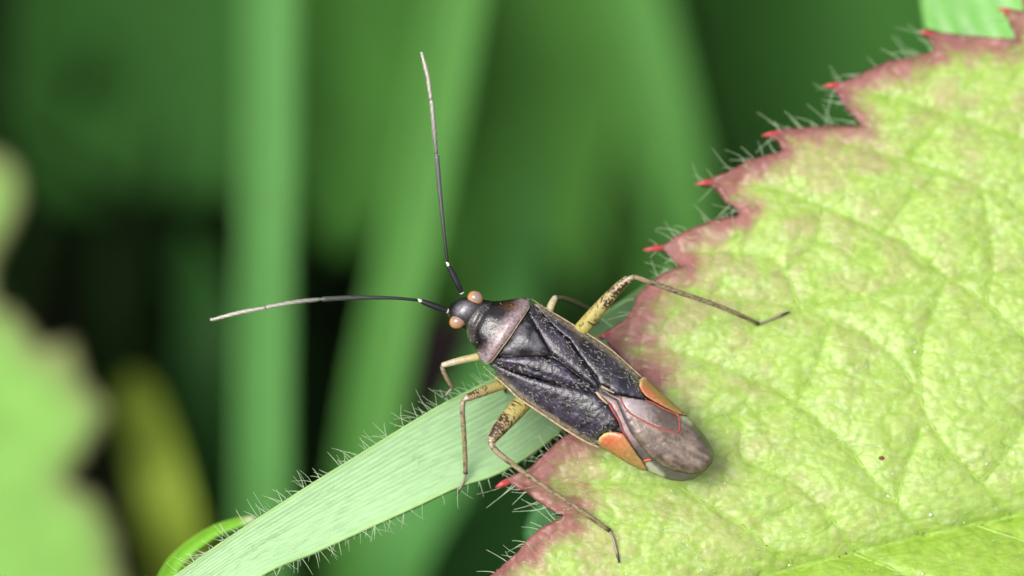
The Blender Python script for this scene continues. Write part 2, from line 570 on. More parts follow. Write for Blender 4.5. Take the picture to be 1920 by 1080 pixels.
# big dim leaves far behind
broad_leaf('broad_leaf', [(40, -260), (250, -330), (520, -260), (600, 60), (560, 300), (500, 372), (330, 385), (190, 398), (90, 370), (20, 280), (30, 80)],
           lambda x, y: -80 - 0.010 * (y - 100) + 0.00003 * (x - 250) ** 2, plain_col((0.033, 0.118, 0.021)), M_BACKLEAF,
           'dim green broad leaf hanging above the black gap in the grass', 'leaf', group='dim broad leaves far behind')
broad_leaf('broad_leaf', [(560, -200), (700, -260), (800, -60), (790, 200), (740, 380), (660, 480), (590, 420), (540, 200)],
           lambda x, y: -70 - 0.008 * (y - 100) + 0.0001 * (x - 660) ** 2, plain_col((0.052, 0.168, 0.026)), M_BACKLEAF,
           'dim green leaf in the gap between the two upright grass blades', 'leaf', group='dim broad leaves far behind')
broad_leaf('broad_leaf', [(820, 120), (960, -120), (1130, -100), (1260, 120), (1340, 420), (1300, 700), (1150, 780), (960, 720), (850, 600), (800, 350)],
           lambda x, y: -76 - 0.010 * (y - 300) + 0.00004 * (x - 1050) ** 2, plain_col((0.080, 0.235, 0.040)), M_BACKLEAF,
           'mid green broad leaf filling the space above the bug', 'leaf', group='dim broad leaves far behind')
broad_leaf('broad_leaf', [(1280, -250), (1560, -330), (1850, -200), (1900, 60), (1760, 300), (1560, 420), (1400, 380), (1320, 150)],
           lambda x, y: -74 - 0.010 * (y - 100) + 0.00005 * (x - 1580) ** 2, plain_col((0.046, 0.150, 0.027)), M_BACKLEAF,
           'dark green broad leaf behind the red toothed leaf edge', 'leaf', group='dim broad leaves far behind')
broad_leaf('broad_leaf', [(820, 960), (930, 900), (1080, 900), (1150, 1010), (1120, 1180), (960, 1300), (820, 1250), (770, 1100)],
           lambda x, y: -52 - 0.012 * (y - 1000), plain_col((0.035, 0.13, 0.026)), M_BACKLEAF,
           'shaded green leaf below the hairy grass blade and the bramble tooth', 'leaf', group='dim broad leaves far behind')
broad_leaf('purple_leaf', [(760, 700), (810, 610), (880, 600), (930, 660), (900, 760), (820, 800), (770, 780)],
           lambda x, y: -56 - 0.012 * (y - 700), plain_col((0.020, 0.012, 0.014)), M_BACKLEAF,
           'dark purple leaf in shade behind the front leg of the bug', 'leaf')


def fine_outline(pts, step=9):
    return resample_closed(pts, step)


# the soft toothed leaf on the far left
def left_leaf_col(v, de):
    k = fbm(v[:, 0] / 90, v[:, 1] / 90)
    base = np.array([0.215, 0.44, 0.090])[None] * (0.85 + 0.3 * k)[:, None]
    edge = np.array([0.20, 0.14, 0.09])
    m = np.clip(1.1 - de / (18 + 62 * k), 0, 1)[:, None] * 0.8
    return base * (1 - m) + edge * m


broad_leaf('bramble_leaf', fine_outline([(-700, 700), (-520, 420), (-260, 270), (-60, 275), (0, 290), (34, 322), (40, 380), (16, 440), (-14, 490), (-22, 540), (-8, 575), (25, 585), (50, 618), (78, 655), (135, 640), (142, 672), (158, 722),
                                         (208, 770), (178, 815), (150, 860), (118, 910), (178, 932), (196, 965), (222, 1030), (215, 1060), (240, 1110), (200, 1240), (60, 1420), (-200, 1500), (-500, 1300), (-680, 1000)], 16),
           lambda x, y: -45 - 0.002 * (y - 800) + 0.003 * (x - 100) + 0.5 * fbm(x / 120, y / 120), left_leaf_col, M_BACKLEAF,
           'blurred pale green toothed leaf with brownish rim beside the yellow stem', 'leaf', res=22, round_n=0)
# pale leaf peeping out at the top
def pale_col(v, de):
    k = fbm(v[:, 0] / 60, v[:, 1] / 60)
    ve = np.full(len(v), 1e9)
    for x in (1770, 1812, 1856, 1905):
        ve = np.minimum(ve, seg_dist(v, [(x + 30, 120), (x - 5, 30), (x - 60, -90)]))
    c = np.array([0.22, 0.52, 0.13])[None] * (0.85 + 0.3 * k)[:, None]
    m = np.exp(-(ve / 6) ** 2)[:, None]
    return c * (1 - m) + np.array([0.40, 0.66, 0.30]) * m


broad_leaf('pale_leaf', [(1735, 40), (1730, -30), (1760, -140), (1900, -240), (2100, -200), (2180, 0), (2080, 180), (1900, 190), (1770, 120)],
           lambda x, y: -9.0 - 0.006 * (90 - y) + 0.00010 * (x - 1820) ** 2 * 0.2, pale_col, M_BACKLEAF,
           'pale green leaf showing behind the topmost teeth of the bramble leaf', 'leaf', res=14)
broad_leaf('pale_leaf', [(985, 1000), (1005, 955), (1060, 930), (1150, 960), (1200, 1060), (1120, 1120), (1010, 1080)],
           lambda x, y: -9.5 - 0.004 * (y - 1000), plain_col((0.12, 0.34, 0.12)), M_BACKLEAF,
           'small soft green leaf showing in the notch beneath the bramble leaf', 'leaf', res=14)

# ------------------------------------------------------------------ the bramble leaf the insect stands on
def leaf_w(x, y):
    """smooth lie of the leaf: height towards the lens, in mm"""
    x = np.asarray(x, float); y = np.asarray(y, float)
    u = (x - 960) / SC; v = (540 - y) / SC
    w = -1.62 - 0.30 * (v + 4.0) - 0.02 * (u - 3.8)
    w = w - 0.006 * np.clip(v + 2, 0, None) ** 2 - 0.010 * np.clip(u - 9, 0, None) ** 2
    # beyond the midrib the other half rises towards the viewer
    mid = np.interp(x, [300, 1380, 1500, 1700, 1920, 2500, 3100], [1480, 1098, 1063, 1012, 965, 860, 780])
    db = np.clip(y - mid, 0, None) / SC
    w = w + 0.42 * db - 0.035 * db ** 2
    da = np.clip(mid - y, 0, None) / SC
    w = w + 0.55 * (1 - np.exp(-da / 0.9)) - 0.55
    return w


VEINS = [
    # midrib first
    [(300, 1480), (1100, 1180), (1380, 1098), (1500, 1063), (1700, 1012), (1920, 965), (2500, 860), (3100, 780)],
    [(1500, 1063), (1469, 1051), (1404, 995), (1355, 962), (1302, 933), (1273, 913), (1200, 905), (1050, 905), (955, 907)],
    [(1730, 1003), (1673, 937), (1632, 893), (1591, 840), (1559, 811), (1493, 754), (1420, 715), (1330, 680), (1230, 650), (1140, 632)],
    [(1895, 970), (1836, 901), (1803, 868), (1770, 832), (1730, 766), (1700, 700), (1640, 640), (1560, 600), (1500, 578), (1400, 562), (1300, 545), (1225, 540)],
    [(2150, 925), (2040, 760), (1930, 640), (1850, 570), (1778, 522), (1707, 463), (1655, 437), (1544, 389), (1440, 352), (1320, 344)],
    [(2350, 885), (2240, 690), (2110, 520), (1960, 410), (1840, 350), (1700, 300), (1560, 265), (1450, 252)],
    [(2560, 850), (2440, 620), (2280, 430), (2100, 310), (1920, 262), (1780, 215), (1660, 180), (1560, 162)],
    [(2760, 820), (2620, 560), (2420, 350), (2220, 200), (2020, 120), (1860, 85), (1735, 64)],
    [(1500, 578), (1641, 552), (1774, 526), (1870, 511), (1920, 507), (2060, 480)],
    [(1500, 578), (1471, 508), (1435, 482), (1330, 472), (1225, 466)],
    [(1493, 754), (1440, 770), (1396, 783), (1300, 795)], [(1493, 754), (1522, 709), (1546, 640), (1560, 600)],
    [(1601, 1035), (1579, 999), (1540, 950), (1480, 900), (1395, 860), (1391, 790)], [(1730, 766), (1726, 673), (1740, 610), (1774, 526)],
    [(1681, 945), (1705, 860), (1735, 790)], [(1840, 905), (1900, 830), (1960, 700)], [(1404, 995), (1470, 960), (1540, 950)],
    [(1655, 437), (1700, 380), (1760, 330)], [(1471, 508), (1530, 450), (1544, 389)], [(1850, 570), (1860, 470), (1840, 350)], [(1700, 300), (1740, 255), (1780, 215)],
    [(1320, 1115), (1500, 1180), (1650, 1300)], [(1600, 1038), (1780, 1120), (1920, 1260)], [(1830, 985), (2000, 1050), (2200, 1200)],
    [(2060, 940), (2300, 1050), (2500, 1250)],
]
VEINS = [catmull(v, 30) for v in VEINS]
OUT = [(905, 1092), (922, 1079), (940, 1064), (970, 1036), (991, 1009), (1016, 988), (1050, 971), (1059, 965), (1043, 961), (1020, 948), (1002, 936), (984, 917), (961, 906),
       (938, 910), (946, 899), (970, 887), (993, 880), (1007, 865), (1040, 832), (1075, 806), (1110, 782), (1150, 752), (1205, 712), (1180, 688), (1158, 666), (1148, 646), (1138, 634), (1126, 631),
       (1142, 620), (1164, 606), (1178, 594), (1190, 570), (1194, 553), (1212, 536), (1240, 514), (1265, 502), (1279, 500), (1264, 490), (1252, 474), (1240, 468), (1218, 468), (1230, 460), (1248, 459), (1269, 441),
       (1303, 425), (1336, 412), (1383, 404), (1386, 394), (1362, 381), (1352, 360), (1341, 347), (1314, 346), (1325, 337), (1341, 334), (1373, 321), (1393, 306), (1432, 293), (1466, 283), (1469, 277),
       (1461, 260), (1440, 253), (1450, 247), (1461, 246), (1494, 242), (1547, 236), (1581, 236), (1614, 235), (1606, 222), (1592, 208), (1581, 186), (1572, 169), (1555, 160), (1566, 155), (1581, 156),
       (1600, 147), (1631, 133), (1667, 117), (1706, 108), (1750, 96), (1751, 83), (1744, 69), (1732, 61), (1742, 58), (1756, 60), (1803, 65), (1844, 69), (1906, 74), (1900, 50), (1889, 36), (1880, 20), (1890, 15), (1920, 22)]
TIPS = [((950, 904), (929, 914), 9), ((1140, 628), (1119, 632), 6), ((1236, 465), (1206, 469), 7.5), ((1331, 341), (1304, 346), 7.5), ((1456, 250), (1428, 254), 7), ((1570, 160), (1544, 161), 8), ((1746, 63), (1722, 60), 7.5), ((1893, 22), (1871, 17), 7.5)]


def toothed(path, size):
    """margin beyond the picture: saw teeth along a path"""
    P = catmull(path, max(4, int(sum(np.hypot(*(np.subtract(b, a))) for a, b in zip(path[:-1], path[1:])) / (size * 0.9))))
    out = []
    for a, b in zip(P[:-1], P[1:]):
        d = b - a; n = np.array([d[1], -d[0]]) / max(np.hypot(*d), 1e-6)
        out += [tuple(a), tuple(a + 0.15 * d + n * size * 0.28), tuple(a + 0.6 * d + n * size * 0.2)]
    return out


OUT2 = toothed([(1920, 22), (2120, -120), (2400, -230), (2700, -150), (2950, 120), (3080, 450), (3100, 780)], 120)
OUT3 = toothed([(3100, 780), (3050, 1100), (2850, 1450), (2500, 1720), (2000, 1840), (1500, 1760), (1050, 1540), (760, 1320)], 130)
OUT4 = [(700, 1290), (740, 1245), (770, 1215), (760, 1195), (735, 1180), (790, 1150), (850, 1150), (880, 1125)]
LEAF = resample_closed(OUT + OUT2[1:] + OUT3[1:] + OUT4, 6.0)
# coarser spacing away from the picture
keep = (LEAF[:, 0] < 1990) & (LEAF[:, 1] < 1140)
idx = np.arange(len(LEAF))
LEAF = LEAF[keep | (idx % 4 == 0)]

Gf = hexgrid(880, 1970, -20, 1120, 5.2)
Gf = Gf + RNG.normal(0, 0.6, Gf.shape)
Gc = hexgrid(640, 3120, -260, 1860, 26)
Gc = Gc[~((Gc[:, 0] > 866) & (Gc[:, 0] < 1984) & (Gc[:, 1] > -34) & (Gc[:, 1] < 1134))]
G = np.vstack([Gf, Gc])
G = G[inside(G, LEAF)]
dG = seg_dist(G, LEAF, True)
fine = (G[:, 0] < 1975) & (G[:, 1] < 1125) & (G[:, 1] > -25)
G = G[dG > np.where(fine, 3.0, 10.0)]
LV, LF = fill(LEAF, G)
LF = [t[::-1] for t in LF]
d_edge = seg_dist(LV, LEAF, True)
d_mid = seg_dist(LV, VEINS[0])
d_vein = np.full(len(LV), 1e9)
for v in VEINS[1:]:
    d_vein = np.minimum(d_vein, seg_dist(LV, v))
# cells of the finer vein net, from scattered centres
sites = hexgrid(860, 2000, -60, 1160, 62)
sites = sites + RNG.normal(0, 15, sites.shape)
def cell_edge(P, S):
    out = np.zeros(len(P)); ids = np.zeros(len(P), int)
    for i in range(0, len(P), 4000):
        Q = P[i:i + 4000].copy()
        warp = 26 * (np.stack([fbm(Q[:, 0] / 40, Q[:, 1] / 40), fbm(Q[:, 0] / 40 + 40, Q[:, 1] / 40 + 9)], -1) - 0.5)
        Q = Q + warp
        d = np.sqrt(((Q[:, None] - S[None]) ** 2).sum(-1))
        part = np.partition(d, 1, axis=1)
        out[i:i + 4000] = part[:, 1] - part[:, 0]
        ids[i:i + 4000] = d.argmin(1)
    return out, ids
cellE, cellI = cell_edge(LV, sites)
sites2 = hexgrid(860, 2000, -60, 1160, 24); sites2 = sites2 + RNG.normal(0, 6.5, sites2.shape)
cell2, cell2I = cell_edge(LV + 300 * 0, sites2)


def relief(dm, dv, ce, c2, x, y, de):
    h = 0.15 * (1 - np.exp(-(dv / 26))) + 0.14 * (1 - np.exp(-dm / 16))
    h = h + 0.024 * (1 - np.exp(-(ce / 10.0))) + 0.015 * (1 - np.exp(-(c2 / 4.0)))
    h = h + 0.025 * (fbm(x / 60, y / 45) - 0.5) * 2 + 0.026 * (fbm(x / 22, y / 7) - 0.5) * 2
    # the margin curls and ripples
    h = h + 0.10 * np.exp(-de / 16) * np.sin(x / 31 + y / 23)
    return h


inpic = (LV[:, 0] < 2010) & (LV[:, 1] < 1160)
RELIEF = relief(d_mid, d_vein, np.where(inpic, cellE, 20), np.where(inpic, cell2, 10), LV[:, 0], LV[:, 1], d_edge)
LW = leaf_w(LV[:, 0], LV[:, 1]) + RELIEF - 0.25
LP = W3(LV[:, 0], LV[:, 1], LW)
# pigment: yellow green, pinkish blotches, red purple towards the margin
n1 = fbm(LV[:, 0] / 70 + 3, LV[:, 1] / 60)
n2 = fbm(LV[:, 0] / 26 + 9, LV[:, 1] / 22)
n3 = fbm(LV[:, 0] / 10, LV[:, 1] / 6)
col = np.array([0.37, 0.505, 0.115])[None] * (0.88 + 0.20 * n1 + 0.06 * n3)[:, None]
pale = np.clip((n2 - 0.45) * 3, 0, 1)[:, None] * 0.35
col = col * (1 - pale) + np.array([0.45, 0.60, 0.22]) * pale
wr = np.clip((fbm(LV[:, 0] / 17 + 4, LV[:, 1] / 5 + 8) - 0.56) * 6, 0, 1)[:, None] * 0.55      # pale short wrinkles
col = col * (1 - wr) + np.array([0.49, 0.62, 0.26]) * wr
tend = 0.20 + 0.80 * np.exp(-d_edge / 200)                                         # blotches thin out inwards
bl = np.clip((fbm(LV[:, 0] / 48 + 30, LV[:, 1] / 38 + 7) - 0.60 + 0.22 * tend) * 5.0, 0, 1)[:, None] * 0.62 * np.clip(tend * 1.2, 0, 1)[:, None]
col = col * (1 - bl) + np.array([0.44, 0.30, 0.20]) * bl
gv = np.maximum(np.exp(-(d_vein / 5) ** 2), np.maximum(np.exp(-(d_mid / 7) ** 2), np.maximum(0.7 * np.exp(-(np.where(inpic, cellE, 99) / 4) ** 2), 0.35 * np.exp(-(np.where(inpic, cell2, 99) / 2.5) ** 2))))[:, None] * 0.62
col = col * (1 - gv) + np.array([0.25, 0.43, 0.035]) * gv
sid = np.clip(-(np.interp(LV[:, 0], VEINS[0][:, 0], VEINS[0][:, 1]) - LV[:, 1]) / 6, 0, 1)[:, None] * 0.7      # beyond the midrib, weaker light and sheen are painted in as deeper green
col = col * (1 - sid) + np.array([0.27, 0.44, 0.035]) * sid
near = np.exp(-(((LV[:, 0] - 1200) / 75) ** 2 + ((LV[:, 1] - 610) / 110) ** 2)) + 0.8 * np.exp(-(((LV[:, 0] - 1030) / 90) ** 2 + ((LV[:, 1] - 930) / 110) ** 2))
wid = 7 + 46 * near + 66 * fbm(LV[:, 0] / 95 + 14, LV[:, 1] / 95 + 31) * 0.6 + 34 * fbm(LV[:, 0] / 40 + 50, LV[:, 1] / 40 + 2)
mr_ = np.clip(1.30 - d_edge / wid + 1.1 * (n2 - 0.5), 0, 1)[:, None] ** 1.2 * 0.92
red = np.array([0.29, 0.105, 0.11])[None] * (0.65 + 0.8 * n2)[:, None]
col = col * (1 - mr_) + red * mr_
rim = np.exp(-(d_edge / 5.0) ** 2)[:, None] * 0.6
col = col * (1 - rim) + np.array([0.17, 0.03, 0.045]) * rim

leaf_root = empty('bramble_leaf', wp(3100, 780, leaf_w(3100, 780)))
tag(leaf_root, 'large bright yellow green bramble leaf with red toothed hairy margin under the bug', 'leaf')
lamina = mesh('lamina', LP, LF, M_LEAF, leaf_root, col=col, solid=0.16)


def leaf_point(x, y, lift=0.0):
    """a spot on the built leaf surface (with its bulges)"""
    i = np.argmin((LV[:, 0] - x) ** 2 + (LV[:, 1] - y) ** 2)
    return float(LW[i]) + lift


# raised veins are thin cords set into the grooves
M_VEIN = simple('leaf_vein', (0.29, 0.45, 0.06), 0.45, 0.5, (4, 0.8, 1.2), trans=0.2)
for k, v in enumerate(VEINS):
    vv = v[::1]
    sel = [p for p in vv if seg_dist(np.array([p]), LEAF, True)[0] > 22 or k == 0]
    if len(sel) < 6: continue
    C = catmull(sel, 70)
    wv = np.array([leaf_point(x, y) for x, y in C]); wv = np.convolve(np.pad(wv, 3, 'edge'), np.ones(7) / 7, 'valid')
    P = W3(C[:, 0], C[:, 1], wv - (0.045 if k else 0.07))
    r = np.linspace(0.10, 0.06, 70) if k == 0 else np.linspace(0.062, 0.030, 70)
    Vt, Ft = tube_data(P, r, 8)
    mesh('midrib' if k == 0 else 'vein', Vt, Ft, M_VEIN, leaf_root)
# red tooth tips
for (a, b, r) in TIPS:
    wa = leaf_point(*a)
    d = np.subtract(b, a)
    C = [(a[0] - d[0] * 0.35, a[1] - d[1] * 0.35, wa - 0.06), (a[0], a[1], wa - 0.02), (a[0] + d[0] * .5, a[1] + d[1] * .5, wa + 0.02), (b[0], b[1], wa - 0.02)]
    tube('tooth_tip', C, [r * 0.5, r * 0.75, r * 0.7, r * 0.5, r * 0.15], M_TIP, leaf_root, n=14, nseg=12, flat=0.7)


def curved_hair(pile, p0, dirn, length, bend, r0, n=6, c=None):
    """p0, dirn, bend in world"""
    t = np.linspace(0, 1, n)[:, None]
    pile.hair(p0 + dirn * length * t + bend * length * t ** 2, r0, 0.35, c)


# hairs on the margin, mostly curling upwards
hp = Pile()
outline_vis = np.array([p for p in LEAF if 900 < p[0] < 1960 and -20 < p[1] < 1090])
for i in range(1, len(OUT) - 1):
    a, b = np.array(OUT[i], float), np.array(OUT[i + 1], float)
    L = np.hypot(*(b - a))
    m = max(0, int(RNG.poisson(L / 15)))
    for _ in range(m):
        p = a + (b - a) * RNG.random()
        nrm = np.array([(b - a)[1], -(b - a)[0]]) / max(L, 1e-6)
        # outward side: the outline runs with the leaf on its right in the picture
        if inside(np.array([p + nrm * 4]), LEAF)[0]: nrm = -nrm
        dr = nrm * 0.8 + np.array([-0.55, -0.15 if p[1] < 860 else 0.1]) + RNG.normal(0, 0.28, 2)
        dr /= np.hypot(*dr)
        w0 = leaf_point(*p) - 0.05
        ln = RNG.uniform(0.14, 0.40)
        D = world_of([dr[0], -dr[1], RNG.normal(0.05, 0.35)])
        B = world_of([RNG.normal(-0.6, 0.5), RNG.normal(0.1, 0.7), 0.1])
        curved_hair(hp, W3(p[0], p[1], w0), D, ln, B, RNG.uniform(0.008, 0.013))
hs = hp.build('margin_hair', M_HAIR, leaf_root)
hs['kind'] = 'stuff'
# fine hairs lying on the upper surface
hp = Pile()
cand = np.stack([RNG.uniform(930, 1930, 1500), RNG.uniform(0, 1080, 1500)], -1)
cand = cand[inside(cand, LEAF)]
for p in cand[:420]:
    ang = RNG.normal(0.25, 0.5)
    D = world_of([math.cos(ang), -math.sin(ang), 0.28])
    curved_hair(hp, W3(p[0], p[1], leaf_point(*p) - 0.01), D, RNG.uniform(0.15, 0.40), world_of([0, 0, -0.25]), RNG.uniform(0.005, 0.010))
for p, ln, ang in [((1620, 832), 0.6, 0.25), ((1735, 845), 0.4, 0.5), ((1300, 800), 0.9, 0.85), ((1355, 770), 0.8, 1.0), ((1275, 1020), 0.7, 0.7), ((1310, 1060), 0.5, 0.6), ((1840, 700), 0.6, 0.45), ((1278, 975), 0.5, 1.45)]:
    D = world_of([math.cos(ang), -math.sin(ang), 0.15])
    curved_hair(hp, W3(p[0], p[1], leaf_point(*p) + 0.03), D, ln, world_of([0.1, 0, -0.12]), 0.010)
hs = hp.build('surface_hair', M_HAIR, leaf_root)
hs['kind'] = 'stuff'
# leaf stalk running down to the soil
P = catmull([tuple(wp(3060, 786, leaf_w(3060, 786) - 0.1)), tuple(wp(3350, 760, -14)), tuple(wp(3700, 900, -30)), (52, 34, -40), (55, 36, -64)], 50)
Vt, Ft = tube_data(P, np.linspace(0.5, 0.9, 50), 10)
mesh('leaf_stalk', Vt, Ft, simple('leaf_stalk', (0.20, 0.12, 0.07), 0.5, 0.4), leaf_root)

# white dusty specks on the leaf; the many small ones are added as glints
r = np.random.default_rng(8)
ico = [(0, 0, 1), (0.9, 0, 0.4), (0.28, 0.85, 0.4), (-0.72, 0.53, 0.4), (-0.72, -0.53, 0.4), (0.28, -0.85, 0.4), (0.72, 0.53, -0.4), (-0.28, 0.85, -0.4), (-0.9, 0, -0.4), (-0.28, -0.85, -0.4), (0.72, -0.53, -0.4), (0, 0, -1)]
icf = [(0, 1, 2), (0, 2, 3), (0, 3, 4), (0, 4, 5), (0, 5, 1), (1, 6, 2), (2, 7, 3), (3, 8, 4), (4, 9, 5), (5, 10, 1), (6, 7, 2), (7, 8, 3), (8, 9, 4), (9, 10, 5), (10, 6, 1), (6, 11, 7), (7, 11, 8), (8, 11, 9), (9, 11, 10), (10, 11, 6)]
dust_glints = Pile()
spots = [(1716, 660), (1730, 1076), (1282, 1015), (1290, 1022), (1315, 1068), (1900, 850), (1889, 896), (1665, 930), (1667, 932), (1480, 1060), (1745, 965), (1850, 870)] + [tuple(p) for p in cand[430:640]]
for k, p in enumerate(spots):
    s = r.uniform(0.018, 0.045) if k < 12 else r.uniform(0.006, 0.018)
    V = np.array(ico) * s * r.uniform(0.6, 1.3, 3)
    dust_glints.add(V + W3(p[0], p[1], leaf_point(*p) + s * 0.6), icf)
o = dust_glints.build('dust_glints', M_DUST_GLINT)
tag(o, 'tiny white dusty specks and painted-in glints scattered over the bramble leaf', 'dust_glints', kind='stuff')
blk = Pile()
for p, s in [((1653, 859), 0.075), ((1437, 1023), 0.03), ((1573, 1044), 0.03), ((1586, 1038), 0.03), ((1760, 862), 0.02)]:
    V = np.array(ico) * s * np.array([1.2, 0.8, 0.4]) @ RM.T
    blk.add(V + W3(p[0], p[1], leaf_point(*p)), icf)
o = blk.build('brown_speck', simple('brown_speck', (0.16, 0.05, 0.02), 0.6, 0.3, None))
o['kind'] = 'stuff'
tag(o, 'small dark brown specks lying on the bramble leaf', 'speck', kind='stuff')

# ------------------------------------------------------------------ the hairy grass blade across the picture
GB_UP = [(180, 1180), (330, 1078), (440, 1000), (560, 922), (660, 860), (760, 798), (830, 757), (900, 722), (980, 682), (1060, 634), (1120, 596), (1185, 556), (1260, 500)]
GB_LO = [(330, 1200), (490, 1078), (600, 1030), (700, 985), (780, 949), (860, 912), (920, 893), (970, 868), (1030, 826), (1090, 770), (1140, 706), (1200, 640), (1275, 540)]
GB_W = [-0.4, -0.55, -0.75, -0.95, -1.1, -1.35, -1.6, -1.95, -2.5, -3.4, -4.4, -5.6, -7.4]
n = 150
up = catmull(np.c_[GB_UP, GB_W], n); lo = catmull(np.c_[GB_LO, GB_W], n)
ext_u = catmull([(-900, 2300, -24), (-400, 1700, -4), (-60, 1360, -0.4), (180, 1180, -0.4)], 40)[:-1]
ext_l = catmull([(-880, 2330, -24), (-330, 1750, -4), (60, 1410, -0.4), (330, 1200, -0.4)], 40)[:-1]
up = np.vstack([ext_u, up]); lo = np.vstack([ext_l, lo]); n = len(up)
nx = 72
q = np.linspace(0, 1, nx + 1)
Vt = []; uvs = []
for i in range(n):
    c = up[i] * (1 - q)[:, None] + lo[i] * q[:, None]
    # gently gutter shaped with fine ribs along its length
    rib = 0.0055 * np.sin(q * 17 * 2 * math.pi + 1.5 * fbm(q * 3, q * 0 + i / 30.0)) - 0.012 * np.exp(-((q - 0.45) / 0.03) ** 2) + 0.10 * (np.abs(q - 0.45) * 2) ** 2 + 0.02 * (vnoise(np.full(nx + 1, i / 9.0), q * 9) - 0.5)
    c[:, 2] += rib
    Vt.append(W3(c[:, 0], c[:, 1], c[:, 2])); uvs.append(np.stack([q, np.full(nx + 1, i / n)], -1))
Vt = np.vstack(Vt); uvs = np.vstack(uvs)
m = nx + 1
Ft = [(i * m + k, (i + 1) * m + k, (i + 1) * m + k + 1, i * m + k + 1)[::-1] for i in range(n - 1) for k in range(nx)]
qx = uvs[:, 0]; ql = uvs[:, 1]
st = 0.5 + 0.5 * np.sin(qx * 70 + 3 * fbm(ql * 30, qx * 3)) * 0.5 + 0.5 * (fbm(qx * 40, ql * 40) - 0.5)
gc = np.array([0.345, 0.555, 0.28])[None] * (0.94 + 0.10 * st)[:, None]
ed = np.clip((np.abs(qx - 0.5) * 2 - 0.80) * 4, 0, 1)[:, None]
gc = gc * (1 - ed * 0.5) + np.array([0.33, 0.56, 0.12]) * ed * 0.5
tip = np.clip((ql - 0.72) * 4, 0, 1)[:, None] * 0.35
gc = gc * (1 - tip) + np.array([0.20, 0.50, 0.17]) * tip
gb_root = empty('hairy_grass_leaf', Vector(Vt[nx // 2]))
tag(gb_root, 'broad pale green hairy grass blade running diagonally under the bug', 'grass blade')
mat_gb, nt, b, out = new_mat('hairy_blade')
a = nt.nodes.new('ShaderNodeVertexColor'); a.layer_name = 'Col'
uvn = nt.nodes.new('ShaderNodeTexCoord'); mp = nt.nodes.new('ShaderNodeMapping'); mp.inputs['Scale'].default_value = (16, 50, 1)
nt.links.new(uvn.outputs['UV'], mp.inputs['Vector'])
nz = nt.nodes.new('ShaderNodeTexNoise'); nz.inputs['Scale'].default_value = 1.0; nz.inputs['Detail'].default_value = 4
nt.links.new(mp.outputs[0], nz.inputs['Vector'])
nt.links.new(vary(nt, a.outputs['Color'], nz, 0.92, 1.08), b.inputs['Base Color'])
bn = nt.nodes.new('ShaderNodeBump'); bn.inputs['Strength'].default_value = 0.16; bn.inputs['Distance'].default_value = 0.05
nt.links.new(nz.outputs['Fac'], bn.inputs['Height']); nt.links.new(bn.outputs[0], b.inputs['Normal'])
b.inputs['Roughness'].default_value = 0.42
t = nt.nodes.new('ShaderNodeBsdfTranslucent'); nt.links.new(a.outputs['Color'], t.inputs['Color'])
mx = nt.nodes.new('ShaderNodeMixShader'); mx.inputs[0].default_value = 0.2
nt.links.new(b.outputs[0], mx.inputs[1]); nt.links.new(t.outputs[0], mx.inputs[2]); nt.links.new(mx.outputs[0], out.inputs['Surface'])
mesh('lamina', Vt, Ft, mat_gb, gb_root, col=gc, solid=0.10, uv=uvs)
hp = Pile()
i0 = 40
for side, E, sgn, cnt in (('u', up, -1, 150), ('l', lo, 1, 110)):
    for _ in range(cnt):
        i = int(RNG.uniform(i0, n - 30))
        p = E[i] + (E[i + 1] - E[i]) * RNG.random()
        d = E[i + 1][:2] - E[i][:2]; d /= np.hypot(*d)
        nn = np.array([d[1], -d[0]]) * -sgn
        if (nn[1] < 0) != (sgn < 0): nn = -nn
        dr = nn * RNG.uniform(0.7, 1) + d * RNG.normal(-0.35 if sgn < 0 else -0.05, 0.45)
        dr /= np.hypot(*dr)
        D = world_of([dr[0], -dr[1], RNG.normal(0.1, 0.35)])
        ln = RNG.uniform(0.12, 0.50) * (1.0 if RNG.random() < 0.8 else 1.25)
        curved_hair(hp, W3(p[0], p[1], p[2] + 0.08), D, ln, world_of([RNG.normal(0, 0.15), RNG.normal(0, 0.15), 0]), RNG.uniform(0.006, 0.0105))
hs = hp.build('margin_hair', M_HAIR, gb_root); hs['kind'] = 'stuff'
hp = Pile()
for _ in range(420):
    i = int(RNG.uniform(i0, n - 34)); k = RNG.uniform(0.04, 0.96)
    p = up[i] * (1 - k) + lo[i] * k
    d = (up[i + 1] - up[i])[:2]; d /= np.hypot(*d); a_ = RNG.normal(0, 0.35)
    dr = np.array([d[0] * math.cos(a_) - d[1] * math.sin(a_), d[0] * math.sin(a_) + d[1] * math.cos(a_)])
    curved_hair(hp, W3(p[0], p[1], p[2] + 0.03), world_of([dr[0], -dr[1], 0.35]), RNG.uniform(0.10, 0.26), world_of([0, 0, -0.33]), RNG.uniform(0.003, 0.006))
hs = hp.build('surface_hair', M_HAIR, gb_root); hs['kind'] = 'stuff'


def blade_w(x, y):
    d = np.hypot(up[:, 0] - x, up[:, 1] - y) + np.hypot(lo[:, 0] - x, lo[:, 1] - y)
    i = np.argmin(d); return float(up[i, 2])


# the short curled shoot tip in the corner
def tipcol(c, uv):
    t = np.clip((uv[:, 1] - 0.972) * 50, 0, 1)[:, None]
    return c * (1 - t) + np.array([0.62, 0.66, 0.42]) * t


tag(px_blade('grass_shoot', [(150, 1900, -30), (230, 1400, -10), (285, 1160, -5), (316, 1076, -4.2), (346, 1036, -4), (394, 1001, -4), (438, 982, -4), (478, 971, -4)],
             [34, 34, 34, 32, 27, 23, 19, 9], M_BLADE, (0.19, 0.46, 0.035), n=90, fold=0.35, thick=0.12, colfn=tipcol),
    'short curled bright green grass tip with cream point above the hairy blade', 'grass shoot')

